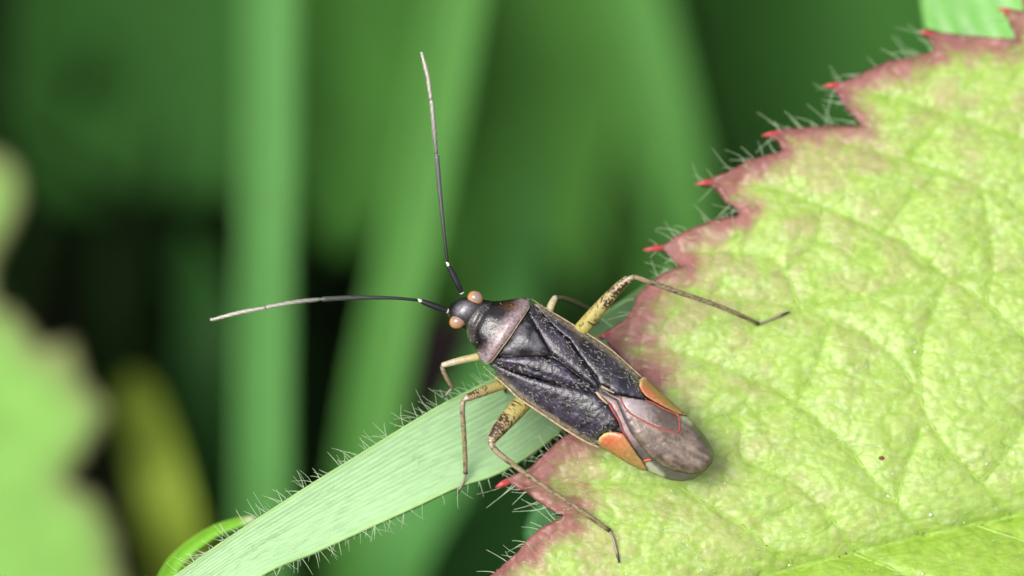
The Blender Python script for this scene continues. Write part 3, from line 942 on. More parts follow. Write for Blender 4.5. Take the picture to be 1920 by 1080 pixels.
# ------------------------------------------------------------------ the plant bug
BUGP = wp(1110, 745, -1.3)
bug = empty('plant_bug', BUGP)
tag(bug, 'black plant bug with orange wing corners, tan eyes and long antennae on the leaf', 'insect')


def z1(L): return [(820 + x / 6, 520 + y / 6) for x, y in L]
def z2(L): return [(880 + x / 6, 640 + y / 6) for x, y in L]
def z3(L): return [(1080 + x * 0.2037, 700 + y * 0.2037) for x, y in L]


EDGE_L = np.array([(846, 600), (875, 620), (882, 642), (893, 665), (906, 686), (923, 702), (947, 722), (973, 747), (997, 763), (1027, 783), (1055, 802), (1098, 828), (1122, 838), (1160, 862), (1205, 884), (1245, 896), (1285, 902), (1320, 892), (1338, 868)], float)
EDGE_R = np.array([(850, 560), (900, 562), (930, 562), (975, 556), (996, 560), (1030, 582), (1060, 600), (1100, 625), (1135, 648), (1160, 668), (1202, 706), (1240, 738), (1287, 778), (1310, 800), (1330, 830), (1340, 855), (1338, 868)], float)
MIDL = np.array([(846, 575), (870, 580), (905, 596), (965, 628), (1035, 668), (1122, 731), (1200, 790), (1280, 838), (1338, 868)], float)
AX = np.array([math.cos(math.radians(32.5)), math.sin(math.radians(32.5))]); AN = np.array([-AX[1], AX[0]]); AO = np.array([846., 575.])


def st_of(P):
    Q = np.asarray(P, float) - AO
    return Q @ AX, Q @ AN


def _tab(L):
    s, t = st_of(L); o = np.argsort(s); return s[o], t[o]


TL, TR, TM = _tab(EDGE_L), _tab(EDGE_R), _tab(MIDL)
HS = np.array([-10, 0, 30, 60, 110, 170, 260, 360, 430, 500, 545, 580]); HH = np.array([.30, .34, .36, .42, .66, .66, .64, .62, .55, .42, .26, .14])


def bug_base(x, y):
    v = (540 - y) / SC
    return -0.62 - 0.13 * (v + 2.6)


def bug_w(P):
    """height of the insect's back over the picture plane"""
    P = np.asarray(P, float)
    s, t = st_of(P)
    tl, tr, tm = (np.interp(s, *T) for T in (TL, TR, TM))
    d = t - tm
    q = np.where(d > 0, d / np.maximum(tl - tm, 4), -d / np.maximum(tm - tr, 4))
    q = np.clip(q, 0, 1.05)
    h = np.interp(s, HS, HH)
    return bug_base(P[:, 0], P[:, 1]) + h * (1 - q ** 2.6)


def shell(name, poly, mat, parent, colfn, res=3.2, round_n=None, groove=0.07, gw=4.5, lift=0.0, solid=0.05, extra=None, wfun=None):
    pl = round_poly(poly, round_n) if round_n else resample_closed(poly, res)
    x0, y0 = pl.min(0); x1, y1 = pl.max(0)
    Gd = hexgrid(x0, x1, y0, y1, res); Gd = Gd[inside(Gd, pl)]
    Gd = Gd[seg_dist(Gd, pl, True) > res * 0.5]
    v, f = fill(pl, Gd)
    de = seg_dist(v, pl, True)
    w = (wfun or bug_w)(v) + lift - groove * np.exp(-de / gw)
    if extra is not None: w = w + extra(v, de)
    P = W3(v[:, 0], v[:, 1], w)
    o = mesh(name, P, [t_[::-1] for t_ in f], mat, parent, col=colfn(v, de), solid=solid)
    return o


def cmix(a, b, t):
    t = np.clip(t, 0, 1)[:, None]
    return np.asarray(a) * (1 - t) + np.asarray(b) * t


# --- trunk of the body: one continuous surface from face to the end of the abdomen
def body_mesh():
    rows = []
    S = np.array([-4, 2, 10, 20, 30, 38, 46, 54, 66, 90, 130, 180, 250, 330, 400, 450, 500, 540])
    wl = np.array([6, 18, 25, 28, 31, 32, 33, 36, 42, 62, 76, 84, 88, 88, 80, 66, 46, 12])    # half width px
    up_ = np.array([-.16, .16, .36, .44, .44, .38, .32, .30, .30, .42, .48, .46, .42, .36, .28, .20, .12, .02])
    dn = np.array([-.34, -.50, -.62, -.66, -.66, -.64, -.66, -.75, -.90, -1.0, -1.05, -1.05, -1.0, -.92, -.8, -.62, -.42, -.18])
    ng = 28
    for s, hw, a, b in zip(S, wl, up_, dn):
        tm = np.interp(s, *TM)
        if s > 54:
            tl, tr = np.interp(s, *TL), np.interp(s, *TR); tm = (tl + tr) / 2; hw = min(hw, (tl - tr) / 2 * 0.90)
        c = AO + AX * s + AN * tm
        base = bug_base(c[0], c[1])
        ang = np.linspace(0, 2 * math.pi, ng, endpoint=False)
        cs, sn = np.cos(ang), np.sin(ang)
        lat = np.sign(cs) * np.abs(cs) ** 0.9 * hw
        mid = (a + b) / 2; half = (a - b) / 2
        x = c[0] + AN[0] * lat; y = c[1] + AN[1] * lat
        rows.append(W3(x, y, base + mid + half * np.sign(sn) * np.abs(sn) ** 0.9))
    V = np.vstack(rows); n = len(rows)
    F = [(i * ng + k, i * ng + (k + 1) % ng, (i + 1) * ng + (k + 1) % ng, (i + 1) * ng + k)[::-1] for i in range(n - 1) for k in range(ng)]
    F.append(tuple(range(ng))); F.append(tuple(range((n - 1) * ng, n * ng))[::-1])
    return V, F


V, F = body_mesh()
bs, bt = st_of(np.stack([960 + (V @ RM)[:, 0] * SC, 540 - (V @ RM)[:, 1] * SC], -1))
hd = np.clip(1.3 - np.abs(bs - 22) / 15, 0, 1) * np.clip(1.3 - np.abs(bt - np.interp(bs, *TM)) / 17, 0, 1) * ((V @ RM)[:, 2] > -0.75)  # mask for the sky's sheen on the head, painted in as paler grey
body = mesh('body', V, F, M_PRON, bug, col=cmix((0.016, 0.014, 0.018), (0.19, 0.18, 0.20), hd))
ss = body.modifiers.new('smooth', 'SUBSURF'); ss.levels = 2; ss.render_levels = 2
# --- eyes
def eye(cx, cy, rx, ry, ang, wz):
    nu, nv = 24, 16
    V = []; C = []
    ca, sa = math.cos(ang), math.sin(ang)
    for j in range(nv + 1):
        ph = math.pi * j / nv
        for i in range(nu):
            th = 2 * math.pi * i / nu
            lx, ly, lz = math.sin(ph) * math.cos(th), math.sin(ph) * math.sin(th), math.cos(ph)
            x = cx + rx * lx * ca - ry * ly * sa; y = cy + rx * lx * sa + ry * ly * ca
            V.append(W3(x, y, wz + 0.19 * lz))
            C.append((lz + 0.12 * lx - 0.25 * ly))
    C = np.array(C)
    col = cmix((0.48, 0.24, 0.10), (0.27, 0.19, 0.17), (C - 0.66) * 4.5)  # greyish centre paints a reflection into the eye colour
    F = [(j * nu + i, j * nu + (i + 1) % nu, (j + 1) * nu + (i + 1) % nu, (j + 1) * nu + i)[::-1] for j in range(nv) for i in range(nu)]
    return mesh('eye', np.array(V), F, M_EYE, bug, col=col)


wh = float(bug_base(868, 580))
eye(891, 558.5, 15.2, 13.2, math.radians(25), wh + 0.17)
eye(858, 602.5, 16.0, 13.6, math.radians(-25), wh + 0.17)
# --- pronotum
PRON = z1([(400, 410), (350, 480), (330, 540), (328, 600), (340, 680), (390, 745), (440, 840), (475, 920), (520, 975), (560, 972), (620, 930), (700, 820), (800, 690), (900, 540), (980, 420), (1040, 330), (1052, 275), (1020, 238),
           (960, 226), (850, 245), (700, 265), (600, 270), (535, 278), (490, 305), (450, 345)])


def pron_col(v, de):
    s, t = st_of(v)
    n_ = fbm(v[:, 0] / 9, v[:, 1] / 9)
    rear = np.array([(906, 684), (923, 675), (937, 657), (953, 635), (970, 610), (983, 590), (993, 573)])
    dr = seg_dist(v, rear)
    c = cmix((0.008, 0.006, 0.007), (0.26, 0.19, 0.20), (34 - dr) / 18 + 0.8 * (n_ - 0.5))  # black front; the pale rear band is sheen painted into the colour
    # collar, greyish
    fr = seg_dist(v, np.array(z1([(520, 290), (440, 370), (360, 490), (350, 600), (370, 700)])))
    c = c * (1 - np.clip(1.2 - fr / 13, 0, 1)[:, None]) + np.array([0.085, 0.078, 0.075]) * np.clip(1.2 - fr / 13, 0, 1)[:, None] * (0.5 + n_)[:, None]
    # brown stain on the far shoulder
    bx = np.exp(-(((v[:, 0] - 958) / 17) ** 2 + ((v[:, 1] - 574) / 9) ** 2))
    c = c * (1 - bx[:, None] * 0.8) + np.array([0.10, 0.040, 0.008]) * bx[:, None] * 0.8
    # near shoulder corner pale
    bx = np.exp(-(((v[:, 0] - 908) / 7) ** 2 + ((v[:, 1] - 675) / 11) ** 2))[:, None] * 0.6
    c = c * (1 - bx) + np.array([0.30, 0.29, 0.33]) * bx
    return c


def pron_extra(v, de):
    s, t = st_of(v)
    col_ = seg_dist(v, np.array(z1([(590, 275), (520, 380), (450, 520), (410, 640), (420, 760)])))
    cal = np.exp(-((s - 70) / 14) ** 2) * (np.exp(-((t - 14) / 17) ** 2) + np.exp(-((t + 20) / 14) ** 2))
    return -0.07 * np.exp(-(col_ / 5) ** 2) + 0.035 * cal


pron = shell('pronotum', PRON, M_PRON, bug, pron_col, res=2.6, groove=0.10, gw=5.0, lift=0.05, solid=0.10, extra=pron_extra)
RE = z1([(530, 972), (570, 968), (625, 930), (705, 822), (802, 692), (902, 542), (982, 420), (1040, 330)])
RE = catmull(RE, 30)
wv = bug_w(RE) + 0.0
tube('hind_rim', [(x, y, w_ - 0.02) for (x, y), w_ in zip(RE, wv)], [0.8, 1.1, 1.1, 1.1, 0.8], M_EDGE, pron, n=40, nseg=8)
# --- scutellum
SCUT = z1([(985, 440), (900, 560), (800, 705), (700, 860), (760, 872), (900, 882), (1040, 880), (1180, 885), (1290, 888), (1250, 810), (1195, 730), (1120, 600), (1050, 510)])


def dark_col(a, b, sc_=14):
    def fn(v, de):
        return cmix(a, b, (fbm(v[:, 0] / sc_, v[:, 1] / sc_) - 0.3) * 2.2) 
    return fn


shell('scutellum', SCUT, M_WING, bug, dark_col((0.012, 0.011, 0.014), (0.10, 0.092, 0.105)), res=2.8, groove=0.11, gw=5, lift=0.03,
      extra=lambda v, de: 0.08 * np.exp(-(((v[:, 0] - 985) / 32) ** 2 + ((v[:, 1] - 637) / 26) ** 2)))

WL = empty('forewing', BUGP, bug); WR = empty('forewing', BUGP, bug)
CLAV_L = z2([(292, 185), (420, 176), (600, 166), (850, 168), (955, 190), (1030, 238), (1150, 332), (1250, 408), (1370, 495), (1425, 545), (1400, 566), (1300, 543), (1180, 518), (1080, 493), (880, 455), (740, 415), (620, 380), (500, 335), (400, 300), (310, 262), (262, 236)])
CLAV_R = [(990, 590), (1007, 616), (1021, 642), (1037, 667), (1055, 680), (1088, 705), (1112, 724), (1121, 731), (1122, 722), (1117, 711), (1103, 693), (1092, 678), (1077, 655), (1067, 640), (1045, 620), (1020, 593), (1003, 573), (996, 570)]
COR_L = z2([(244, 262), (262, 246), (310, 272), (400, 310), (500, 345), (620, 390), (740, 425), (880, 465), (1080, 503), (1180, 528), (1300, 553), (1405, 578), (1450, 625), (1500, 672), (1560, 735), (1610, 800), (1645, 860), (1690, 962), (1620, 1000), (1560, 1015), (1490, 1045), (1450, 1085), (1440, 1130), (1452, 1180), (1270, 1100), (1200, 1062), (1050, 972), (880, 862), (700, 742), (560, 640), (400, 490), (300, 350)])
COR_R = [(1003, 570), (1020, 590), (1045, 617), (1069, 637), (1079, 652), (1094, 675), (1106, 691), (1119, 708), (1125, 722), (1140, 728), (1151, 737), (1182, 743), (1202, 747), (1212, 748), (1203, 735), (1198, 722), (1197, 712), (1200, 704), (1185, 690), (1160, 668), (1135, 648), (1100, 625), (1060, 600), (1030, 582), (1008, 566)]
CUN_L = z3([(196, 645), (215, 590), (260, 552), (310, 536), (370, 540), (430, 552), (470, 602), (520, 682), (560, 742), (605, 800), (640, 860), (658, 900), (600, 890), (500, 842), (400, 784), (320, 728), (240, 682)])
CUN_R = z3([(582, 110), (585, 62), (608, 32), (640, 32), (662, 62), (722, 122), (802, 190), (880, 260), (960, 330), (1012, 376), (1018, 386), (960, 377), (900, 352), (820, 312), (700, 247), (640, 206), (602, 160)])
MEM_R = z3([(235, 140), (300, 165), (345, 195), (400, 200), (500, 222), (620, 240), (690, 255), (820, 318), (900, 355), (945, 378), (1020, 392), (1070, 440), (1120, 500), (1190, 580), (1240, 660), (1270, 740), (1265, 800), (1225, 858), (1160, 912), (1050, 925), (900, 898), (800, 858), (705, 790), (605, 680), (500, 545), (440, 420), (395, 310), (370, 250), (290, 200)])
MEM_L = z3([(190, 170), (260, 200), (380, 240), (470, 400), (600, 600), (800, 780), (1000, 860), (1180, 800), (1262, 810), (1215, 872), (1150, 932), (1080, 975), (980, 995), (880, 985), (800, 960), (720, 925), (662, 902), (640, 860), (605, 800), (560, 742), (520, 682), (470, 602), (440, 560), (420, 510), (395, 440), (330, 310), (250, 225)])


def wing_col(tint):
    def fn(v, de):
        n_ = fbm(v[:, 0] / 18, v[:, 1] / 18); n2_ = fbm(v[:, 0] / 5, v[:, 1] / 5)
        c = cmix(np.array([0.007, 0.006, 0.009]) * tint, np.array([0.062, 0.052, 0.074]) * tint, (n_ - 0.30) * 1.6 + (n2_ - 0.5) * 0.7)
        return c
    return fn


def cor_col(edge, tint):
    base = wing_col(tint)
    def fn(v, de):
        c = base(v, de)
        d = seg_dist(v, edge)
        m_ = np.clip(1.6 - d / 7.5, 0, 1)[:, None]
        return c * (1 - m_) + np.array([0.20, 0.165, 0.11]) * m_ * (0.7 + 0.6 * fbm(v[:, 0] / 8, v[:, 1] / 8))[:, None]
    return fn


def ridges(lines, amp=0.05, wd=3.0):
    def fn(v, de):
        h = np.zeros(len(v))
        for L in lines: h = h + amp * np.exp(-(seg_dist(v, np.array(L, float)) / wd) ** 2)
        return h + 0.02 * (fbm(v[:, 0] / 6, v[:, 1] / 6) - 0.5) * 2
    return fn


cl = shell('clavus', CLAV_L, M_WING, WL, wing_col(np.array([1.1, 1.0, 1.2])), groove=0.13, gw=6, extra=ridges([z2([(300, 230), (600, 290), (900, 400), (1300, 520)])], -0.03, 3.5))
cr = shell('clavus', CLAV_R, M_WING, WR, wing_col(np.array([1.15, 1.12, 1.15])), groove=0.10, gw=4, lift=0.02, extra=ridges([]))
kl = shell('corium', COR_L, M_WING, WL, cor_col(EDGE_L, np.array([1.05, 1.0, 1.15])), groove=0.10, gw=5,
           extra=ridges([z2([(330, 375), (700, 650), (900, 800), (1150, 960)])], -0.06, 2.2))
kr = shell('corium', COR_R, M_WING, WR, cor_col(EDGE_R, np.array([1.1, 1.1, 1.15]) * 1.0), groove=0.08, gw=4, extra=ridges([[(1040, 600), (1100, 640), (1180, 705)]], -0.04, 2.5))


def cun_col(tip_, front):
    def fn(v, de):
        n_ = fbm(v[:, 0] / 10, v[:, 1] / 10)
        d = np.hypot(v[:, 0] - tip_[0], v[:, 1] - tip_[1])
        c = cmix((0.30, 0.18, 0.06), (0.48, 0.14, 0.06), (d - 34) / 62 + (n_ - 0.5) * 0.4)
        o_ = seg_dist(v, np.vstack([EDGE_L[10:16], EDGE_L[15:16]])) if tip_[1] > 820 else seg_dist(v, EDGE_R[9:14])
        c = c * (1 - np.clip(1 - o_ / 16, 0, 1)[:, None] * 0.65) + np.array([0.27, 0.17, 0.035]) * np.clip(1 - o_ / 16, 0, 1)[:, None] * 0.65
        f_ = np.clip(1.3 - seg_dist(v, np.array(front)) / 5.5, 0, 1)[:, None]
        return c * (1 - f_) + np.array([0.55, 0.44, 0.18]) * f_
    return fn


shell('cuneus', CUN_L, M_CUNEUS, WL, cun_col((1213, 882), z3([(196, 645), (215, 590), (260, 552), (310, 536)])), res=2.6, groove=0.08, gw=5, lift=-0.01)
shell('cuneus', CUN_R, M_CUNEUS, WR, cun_col((1287, 778), z3([(582, 110), (585, 62), (608, 32), (640, 32)])), res=2.6, groove=0.07, gw=4, lift=0.0)
REDLOOP = z3([(400, 205), (425, 270), (480, 350), (560, 405), (650, 455), (750, 502), (850, 536), (920, 545), (950, 528), (955, 470), (945, 395), (915, 372), (820, 332), (700, 268), (640, 248)])


def mem_col(v, de):
    n_ = fbm(v[:, 0] / 22, v[:, 1] / 22); n2_ = fbm(v[:, 0] / 4 + 9, v[:, 1] / 3)
    sa, ta = st_of(v)
    n4_ = fbm(sa / 26 + 5, ta / 5)
    c = cmix((0.080, 0.056, 0.040), (0.31, 0.235, 0.19), (n_ - 0.32) * 1.2 + (n4_ - 0.45) * 1.0 + (n2_ - 0.5) * 0.5)
    ins = inside(v, np.array(REDLOOP))
    g_ = np.clip((v[:, 0] - 1175) / 80, 0, 1)
    cin = cmix((0.42, 0.35, 0.36), (0.10, 0.075, 0.058), g_ * 1.3 + (n2_ - 0.5) * 0.6)
    c = np.where(ins[:, None], cin, c)
    # dark shoulder line along the inner border and smoky end
    d = seg_dist(v, np.array(z3([(260, 150), (370, 250), (395, 310), (440, 420), (500, 545)])))
    m_ = np.clip(1.4 - d / 9, 0, 1)[:, None] * 0.85
    c = c * (1 - m_) + np.array([0.06, 0.055, 0.066]) * m_
    d = seg_dist(v, np.array(z3([(1010, 430), (1100, 500), (1180, 600), (1225, 680)])))
    m_ = np.clip(1.3 - d / 10, 0, 1)[:, None] * 0.75
    c = c * (1 - m_) + np.array([0.055, 0.050, 0.042]) * m_
    pt = seg_dist(v, np.array(z3([(985, 392), (1055, 440)])))
    m_ = np.clip(1.5 - pt / 7, 0, 1)[:, None]
    c = c * (1 - m_) + np.array([0.34, 0.35, 0.25]) * m_
    return c


def meml_col(v, de):
    n_ = fbm(v[:, 0] / 9, v[:, 1] / 9)
    c = cmix((0.20, 0.12, 0.12), (0.36, 0.24, 0.23), n_ * 1.2 - 0.1)
    back = np.clip((st_of(v)[0] - 415) / 22, 0, 1)[:, None]
    c = c * (1 - back) + np.array([0.085, 0.078, 0.066]) * back
    pt = seg_dist(v, np.array(z3([(665, 850), (730, 905), (775, 945)])))
    m_ = np.clip(1.6 - pt / 7, 0, 1)[:, None]
    return c * (1 - m_) + np.array([0.34, 0.35, 0.25]) * m_


def mem_w(v):
    return bug_w(v) - 0.03


ml = shell('membrane', MEM_L, M_MEMB, WL, meml_col, groove=0.03, gw=4, lift=-0.13, solid=0.03, wfun=mem_w)
mr = shell('membrane', MEM_R, M_MEMB, WR, mem_col, groove=0.10, gw=5, lift=0.01, solid=0.03, wfun=mem_w,
           extra=lambda v, de: 0.015 * (fbm(v[:, 0] / 9, v[:, 1] / 7) - 0.5) * 2)


def vein_on(name, line, rad, mat, parent, lift=0.01, wf=mem_w):
    L = catmull(line, 60)
    tube(name, [(x, y, w_ + lift) for (x, y), w_ in zip(L, wf(L))], rad, mat, parent, n=90, nseg=8, flat=0.7)


vein_on('red_vein', REDLOOP, [1.5, 1.9, 2.0, 1.9, 1.6, 1.0], M_REDV, WR, 0.005)
vein_on('red_vein', z3([(300, 275), (340, 345), (395, 440), (430, 530), (470, 590)]), [1.6, 1.8, 1.4, 1.0], M_REDV, WL, -0.10)
vein_on('red_vein', z3([(625, 808), (655, 797), (690, 795)]), [2.0, 1.6], simple('orange_red', (0.6, 0.08, 0.02), 0.4), WL, -0.10)
vein_on('pale_vein', z3([(480, 330), (560, 385), (650, 436), (750, 482), (850, 516), (910, 525)]), [0.8, 1.2, 1.2, 0.8], M_EDGE, WR, 0.0)
vein_on('pale_hinge', z3([(235, 120), (290, 150), (350, 180)]), [2.6, 2.2, 1.2], M_EDGE, WR, 0.05)
vein_on('pale_hinge', z3([(190, 175), (230, 225), (290, 280)]), [2.6, 2.4, 1.2], M_EDGE, WL, 0.04)
E = catmull(EDGE_L[4:13], 60)
tube('costal_rim', [(x, y, w_) for (x, y), w_ in zip(E, bug_base(E[:, 0], E[:, 1]) - 0.02)], [0.4, 1.9, 2.2, 2.2, 2.0], M_EDGE, WL, n=70, nseg=8)
E = catmull(EDGE_R[4:11], 60)
tube('costal_rim', [(x, y, w_) for (x, y), w_ in zip(E, bug_base(E[:, 0], E[:, 1]) - 0.02)], [0.3, 1.3, 1.5, 1.5, 1.2], M_EDGE, WR, n=70, nseg=8)


# --- short pale scale-like hairs strewn over the back
def setae(parent, polys, n, seed, clear=3):
    r = np.random.default_rng(seed); pile = Pile(); k = 0
    while k < n:
        pl = np.array(polys[r.integers(len(polys))])
        p = r.uniform(pl.min(0), pl.max(0))[None]
        if not inside(p, pl)[0]: continue
        dens = fbm(p[:, 0] / 20 + seed, p[:, 1] / 20)[0]
        if r.random() > (dens - 0.36) * 3.2: continue
        k += 1
        a_ = math.radians(32) + r.normal(0, 0.55)
        ln = r.uniform(3, 7.5)
        q_ = p + np.array([[math.cos(a_), math.sin(a_)]]) * ln
        w0, w1 = bug_w(p)[0], bug_w(q_)[0]
        pts = np.array([W3(p[0, 0], p[0, 1], w0 - 0.005), W3((p[0, 0] + q_[0, 0]) / 2, (p[0, 1] + q_[0, 1]) / 2, (w0 + w1) / 2 + 0.03), W3(q_[0, 0], q_[0, 1], w1 + 0.02)])
        Vh, Fh = tube_data(pts, np.array([0.004, r.uniform(0.005, 0.0095), 0.003]), 4)
        pile.add(Vh, Fh)
    o = pile.build('scale_hair', M_SETA, parent); o['kind'] = 'stuff'


setae(WL, [CLAV_L, COR_L, COR_L], 250, 21)
setae(WR, [CLAV_R, COR_R, COR_R], 270, 22)
setae(pron, [PRON], 70, 23)

# --- antennae
M_ANT_JOINT = simple('grey_joint', (0.16, 0.155, 0.14), 0.4, 0.5, None)
def antenna(segs, cols, rads):
    an = empty('antenna', BUGP, bug)
    for k, (seg, cc, rr) in enumerate(zip(segs, cols, rads)):
        def cf(f, a_, cc=cc):
            return cmix(cc[0], cc[1], f) * (0.9 + 0.25 * np.sin(a_ * 3 + f * 40))[:, None]
        tube('antenna_segment', seg, rr, M_ANT, an, n=30, nseg=12, colf=cf)
        x, y, w_ = seg[0]
        if k == 0:
            tube('joint', [(x - (seg[1][0] - x) * 0.05, y - (seg[1][1] - y) * 0.05, w_), (x + (seg[1][0] - x) * 0.12, y + (seg[1][1] - y) * 0.12, w_)], [rr[0] * 0.9 + 0.8, rr[0] * 0.8 + 0.8], M_PALE, an, n=5, nseg=10)
        else:
            a0, b0 = np.array(segs[k - 1][-1]), np.array(seg[0]); e = (b0 - a0) * 0.35
            tube('joint', [tuple(a0 - e), tuple(b0 + e)], [2.6, 2.4] if k > 1 else [2.6, 2.8], M_PALE if k == 1 else M_ANT_JOINT, an, n=5, nseg=10)
    # pale down along the outer segments
    pile = Pile(); r = np.random.default_rng(len(segs[0]) + int(segs[0][0][0]))
    for seg, rr in zip(segs[2:], rads[2:]):
        C = catmull(seg, 60)
        for _ in range(60):
            i = r.integers(1, 58); d = C[i + 1] - C[i]; d /= np.linalg.norm(d)
            sd = np.array([-d[1], d[0], 0]) * r.choice([-1, 1]) + np.array([0, 0, r.normal(0, 0.01)])
            rad_ = np.interp(i / 60, np.linspace(0, 1, len(rr)), rr)
            p0 = C[i] + sd * rad_ * 0.8; p1 = p0 + d * r.uniform(3, 6) + sd * r.uniform(0.8, 2.0)
            pile.hair(np.array([W3(*p0), W3(*p1)]), 0.006, 0.4)
    o = pile.build('down', M_SETA, an); o['kind'] = 'stuff'
    return an


BK = (0.012, 0.012, 0.016); GR = (0.12, 0.12, 0.12); PG = (0.40, 0.38, 0.33); PP = (0.50, 0.47, 0.38)
antenna([[(866, 549, -0.42), (858, 533, -0.35), (848, 512, -0.30), (841, 499, -0.26)], [(839, 493, -0.25), (832, 430, -0.1), (824, 350, 0.0), (819, 292, 0.1)], [(818, 288, 0.1), (813, 230, 0.2), (809, 189, 0.25)], [(808, 185, 0.25), (801, 140, 0.3), (790, 98, 0.35)]],
        [(BK, BK), (BK, GR), (GR, PG), (PG, PP)], [[4.4, 5.6, 5.8, 4.6], [2.6, 3.0, 3.6, 4.2, 4.6], [3.4, 4.0, 3.6], [3.0, 3.8, 3.6, 2.2]])
antenna([[(839, 583, -0.42), (822, 577, -0.36), (804, 570, -0.32), (791, 565, -0.3)], [(785, 563, -0.3), (740, 559, -0.2), (670, 558, -0.1), (604, 561, 0.0)], [(600, 561, 0.0), (550, 567, 0.05), (500, 576, 0.1)], [(496, 577, 0.1), (450, 586, 0.15), (395, 600, 0.2)]],
        [(BK, BK), (BK, (0.06, 0.062, 0.055)), ((0.15, 0.16, 0.13), PG), (PG, PP)], [[4.4, 5.6, 5.8, 4.6], [2.6, 3.0, 3.8, 4.8, 4.8], [3.2, 3.8, 3.4], [3.0, 3.8, 3.6, 2.2]])


# --- legs
def femur_col(dens):
    def fn(f, a_):
        n_ = fbm(f * 15 + 3, np.sin(a_) * 2.5 + np.cos(a_) * 2 + 11) * 0.45 + 0.55 * vnoise(f * 60, np.sin(a_) * 6 + np.cos(a_) * 5 + 11)
        base = cmix((0.36, 0.33, 0.06), (0.36, 0.28, 0.14), f * 1.1)
        sp = np.clip((n_ - 0.70 + 0.26 * dens * np.clip(f * 1.5, 0, 1)) * 12, 0, 1)
        return base * (1 - sp[:, None]) + np.array([0.045, 0.022, 0.012]) * sp[:, None]
    return fn


def tibia_col(f, a_):
    n_ = 0.5 * fbm(f * 40 + 7, np.sin(a_) * 3 + np.cos(a_) * 2 + 5) + 0.5 * vnoise(f * 90, np.sin(a_) * 4 + np.cos(a_) * 4 + 9)
    base = cmix((0.30, 0.24, 0.15), (0.24, 0.19, 0.10), f)
    sp = np.clip((n_ - 0.50) * 8, 0, 1)[:, None] * 0.8
    c = base * (1 - sp) + np.array([0.045, 0.028, 0.016]) * sp
    e = np.clip((f - 0.955) * 30, 0, 1)[:, None]
    return c * (1 - e) + np.array([0.02, 0.016, 0.014]) * e


def tarsus_col(f, a_):
    c = cmix((0.22, 0.19, 0.15), (0.20, 0.14, 0.10), f)
    e = np.clip((f - 0.72) * 8, 0, 1)[:, None]
    return c * (1 - e) + np.array([0.012, 0.011, 0.011]) * e


def pale_fem(f, a_):
    n_ = fbm(f * 18 + 3, np.sin(a_) * 3 + 4)
    return cmix((0.42, 0.36, 0.10), (0.42, 0.36, 0.26), f) * (0.75 + 0.5 * n_)[:, None]


def leg(fem, fr, tib, tr_, tar, fcol, knee=True):
    lg = empty('leg', BUGP, bug)
    tube('femur', fem, fr, M_LEG, lg, n=90, nseg=30, colf=fcol)
    tube('tibia', tib, tr_, M_LEG, lg, n=110, nseg=14, colf=tibia_col)
    t_ = tube('tarsus', tar, [2.6, 2.2, 2.4, 3.0, 2.0], M_LEG, lg, n=24, nseg=10, colf=tarsus_col)
    if knee:
        x, y, w_ = fem[-1]
        tube('knee', [(x - 3, y + 1, w_ + 0.03), (x + 3, y - 1, w_ + 0.04)], [3.2, 3.8, 3.2], simple('knee', (0.42, 0.42, 0.44), 0.25, 0.6, (20, 0.6, 1.3)), lg, n=8, nseg=12)
    # claws
    C = catmull(tar, 10); d = C[-1] - C[-3]; d[2] = 0; d /= np.linalg.norm(d)
    for sg in (-1, 1):
        s_ = np.array([-d[1], d[0], 0]) * sg
        p = C[-1]
        tube('claw', [tuple(p), tuple(p + d * 3 + s_ * 1.6), tuple(p + d * 4.5 + s_ * 2.8 + np.array([0, 0, -0.02]))], [1.2, 0.9, 0.4], M_BLACK, lg, n=8, nseg=6)
    # fine bristles along the shin
    pile = Pile(); r = np.random.default_rng(int(tib[0][0])); C = catmull(tib, 60)
    for _ in range(46):
        i = r.integers(3, 58); dd = C[i + 1] - C[i]; dd = dd / np.linalg.norm(dd)
        sd = np.array([-dd[1], dd[0], 0]) * r.choice([-1, 1])
        p0 = C[i] + sd * 3; p1 = p0 + dd * 4 + sd * r.uniform(1.5, 3.5)
        pile.hair(np.array([W3(*p0), W3(*p1)]), 0.0045, 0.4)
    o = pile.build('bristle', M_BLACK, lg); o['kind'] = 'stuff'


LP_ = leaf_point
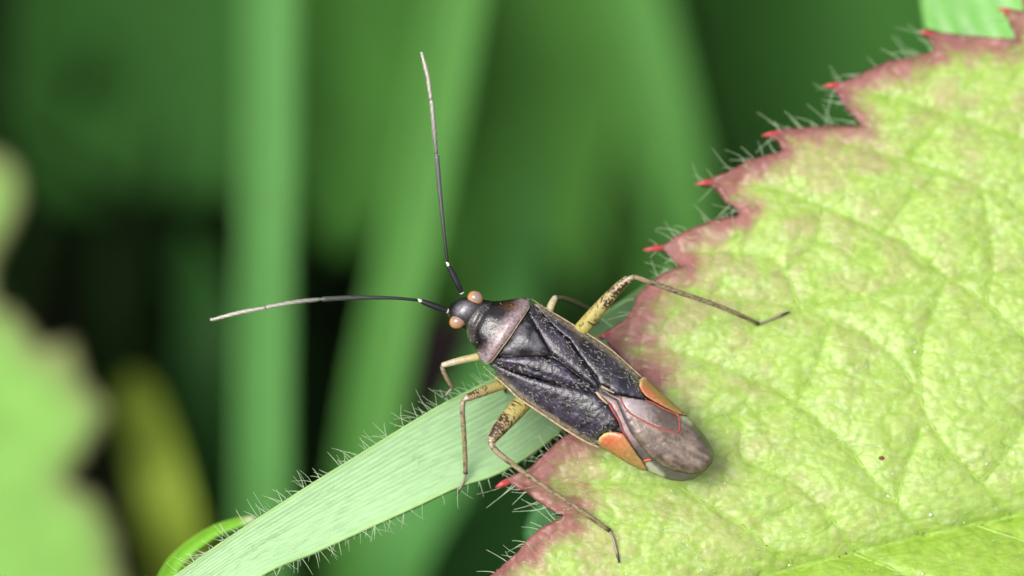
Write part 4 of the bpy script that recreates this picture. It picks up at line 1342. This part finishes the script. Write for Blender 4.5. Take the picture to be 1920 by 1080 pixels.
# hind legs
leg([(1072, 638, -1.05), (1100, 606, -0.85), (1135, 566, -0.55), (1160, 539, -0.38), (1178, 523, -0.30)], [13, 14.5, 14, 12.5, 10.5, 8],
    [(1177, 523, -0.30), (1192, 520, -0.28), (1216, 528, -0.40), (1270, 547, -0.85), (1340, 571, -1.45), (1390, 592, -1.95), (1421, 607, LP_(1421, 607, 0.10))], [5, 5, 5, 4.8, 4.6, 4.4, 4.2],
    [(1421, 607, LP_(1421, 607, 0.09)), (1437, 602, LP_(1437, 602, 0.07)), (1460, 593, LP_(1460, 593, 0.06)), (1477, 586, LP_(1477, 586, 0.05))], femur_col(0.85))
leg([(1000, 738, -1.0), (980, 756, -0.85), (952, 786, -0.60), (934, 808, -0.45), (921, 826, -0.35)], [14, 17, 17.5, 16, 13.5, 9],
    [(919, 829, -0.34), (928, 843, -0.32), (950, 862, -0.36), (1010, 905, -0.52), (1080, 951, -0.72), (1143, 995, LP_(1143, 995, 0.10))], [6.0, 5.2, 4.8, 4.6, 4.4, 4.2],
    [(1143, 995, LP_(1143, 995, 0.09)), (1150, 1010, LP_(1150, 1010, 0.07)), (1156, 1034, LP_(1156, 1034, 0.06)), (1160, 1051, LP_(1160, 1051, 0.05))], femur_col(1.0))
# middle legs
leg([(965, 712, -1.05), (936, 723, -0.90), (905, 734, -0.65), (874, 747, -0.48)], [9, 10, 10, 9, 7],
    [(872, 748, -0.48), (867, 762, -0.48), (869, 800, -0.70), (872, 850, -1.0), (873, 888, -1.18)], [5, 4.8, 4.6, 4.4, 4.4],
    [(873, 889, -1.18), (869, 903, -1.22), (863, 915, -1.25), (857, 926, -1.30)], femur_col(0.55))
leg([(1012, 610, -1.05), (1028, 586, -1.1), (1034, 571, -1.15), (1041, 558, -1.25)], [8, 8, 7.5, 7, 5.5],
    [(1041, 557, -1.25), (1058, 559, -1.9), (1080, 567, -2.8), (1106, 579, -3.9)], [3.6, 3.4, 3.2, 3.0],
    [(1106, 579, -3.9), (1112, 588, -4.0), (1118, 604, blade_w(1118, 604) + 0.14)], pale_fem, knee=False)
# front legs
leg([(925, 658, -1.05), (898, 668, -1.0), (862, 676, -0.95), (829, 685, -0.95)], [7.5, 7.5, 7, 6.5, 5],
    [(829, 686, -0.95), (832, 697, -1.02), (840, 713, -1.15), (848, 727, -1.30)], [4.4, 4.4, 4.2, 4.0],
    [(848, 727, -1.30), (841, 735, -1.32), (833, 745, -1.33)], pale_fem, knee=False)
leg([(925, 612, -1.15), (912, 606, -1.4), (905, 612, -1.5)], [6, 6.5, 6, 5], [(905, 612, -1.5), (915, 640, -1.7), (930, 690, -1.9), (940, 712, -2.0)], [4, 4, 3.6],
    [(940, 712, -2.0), (944, 722, -2.02), (948, 735, -2.05)], pale_fem, knee=False)
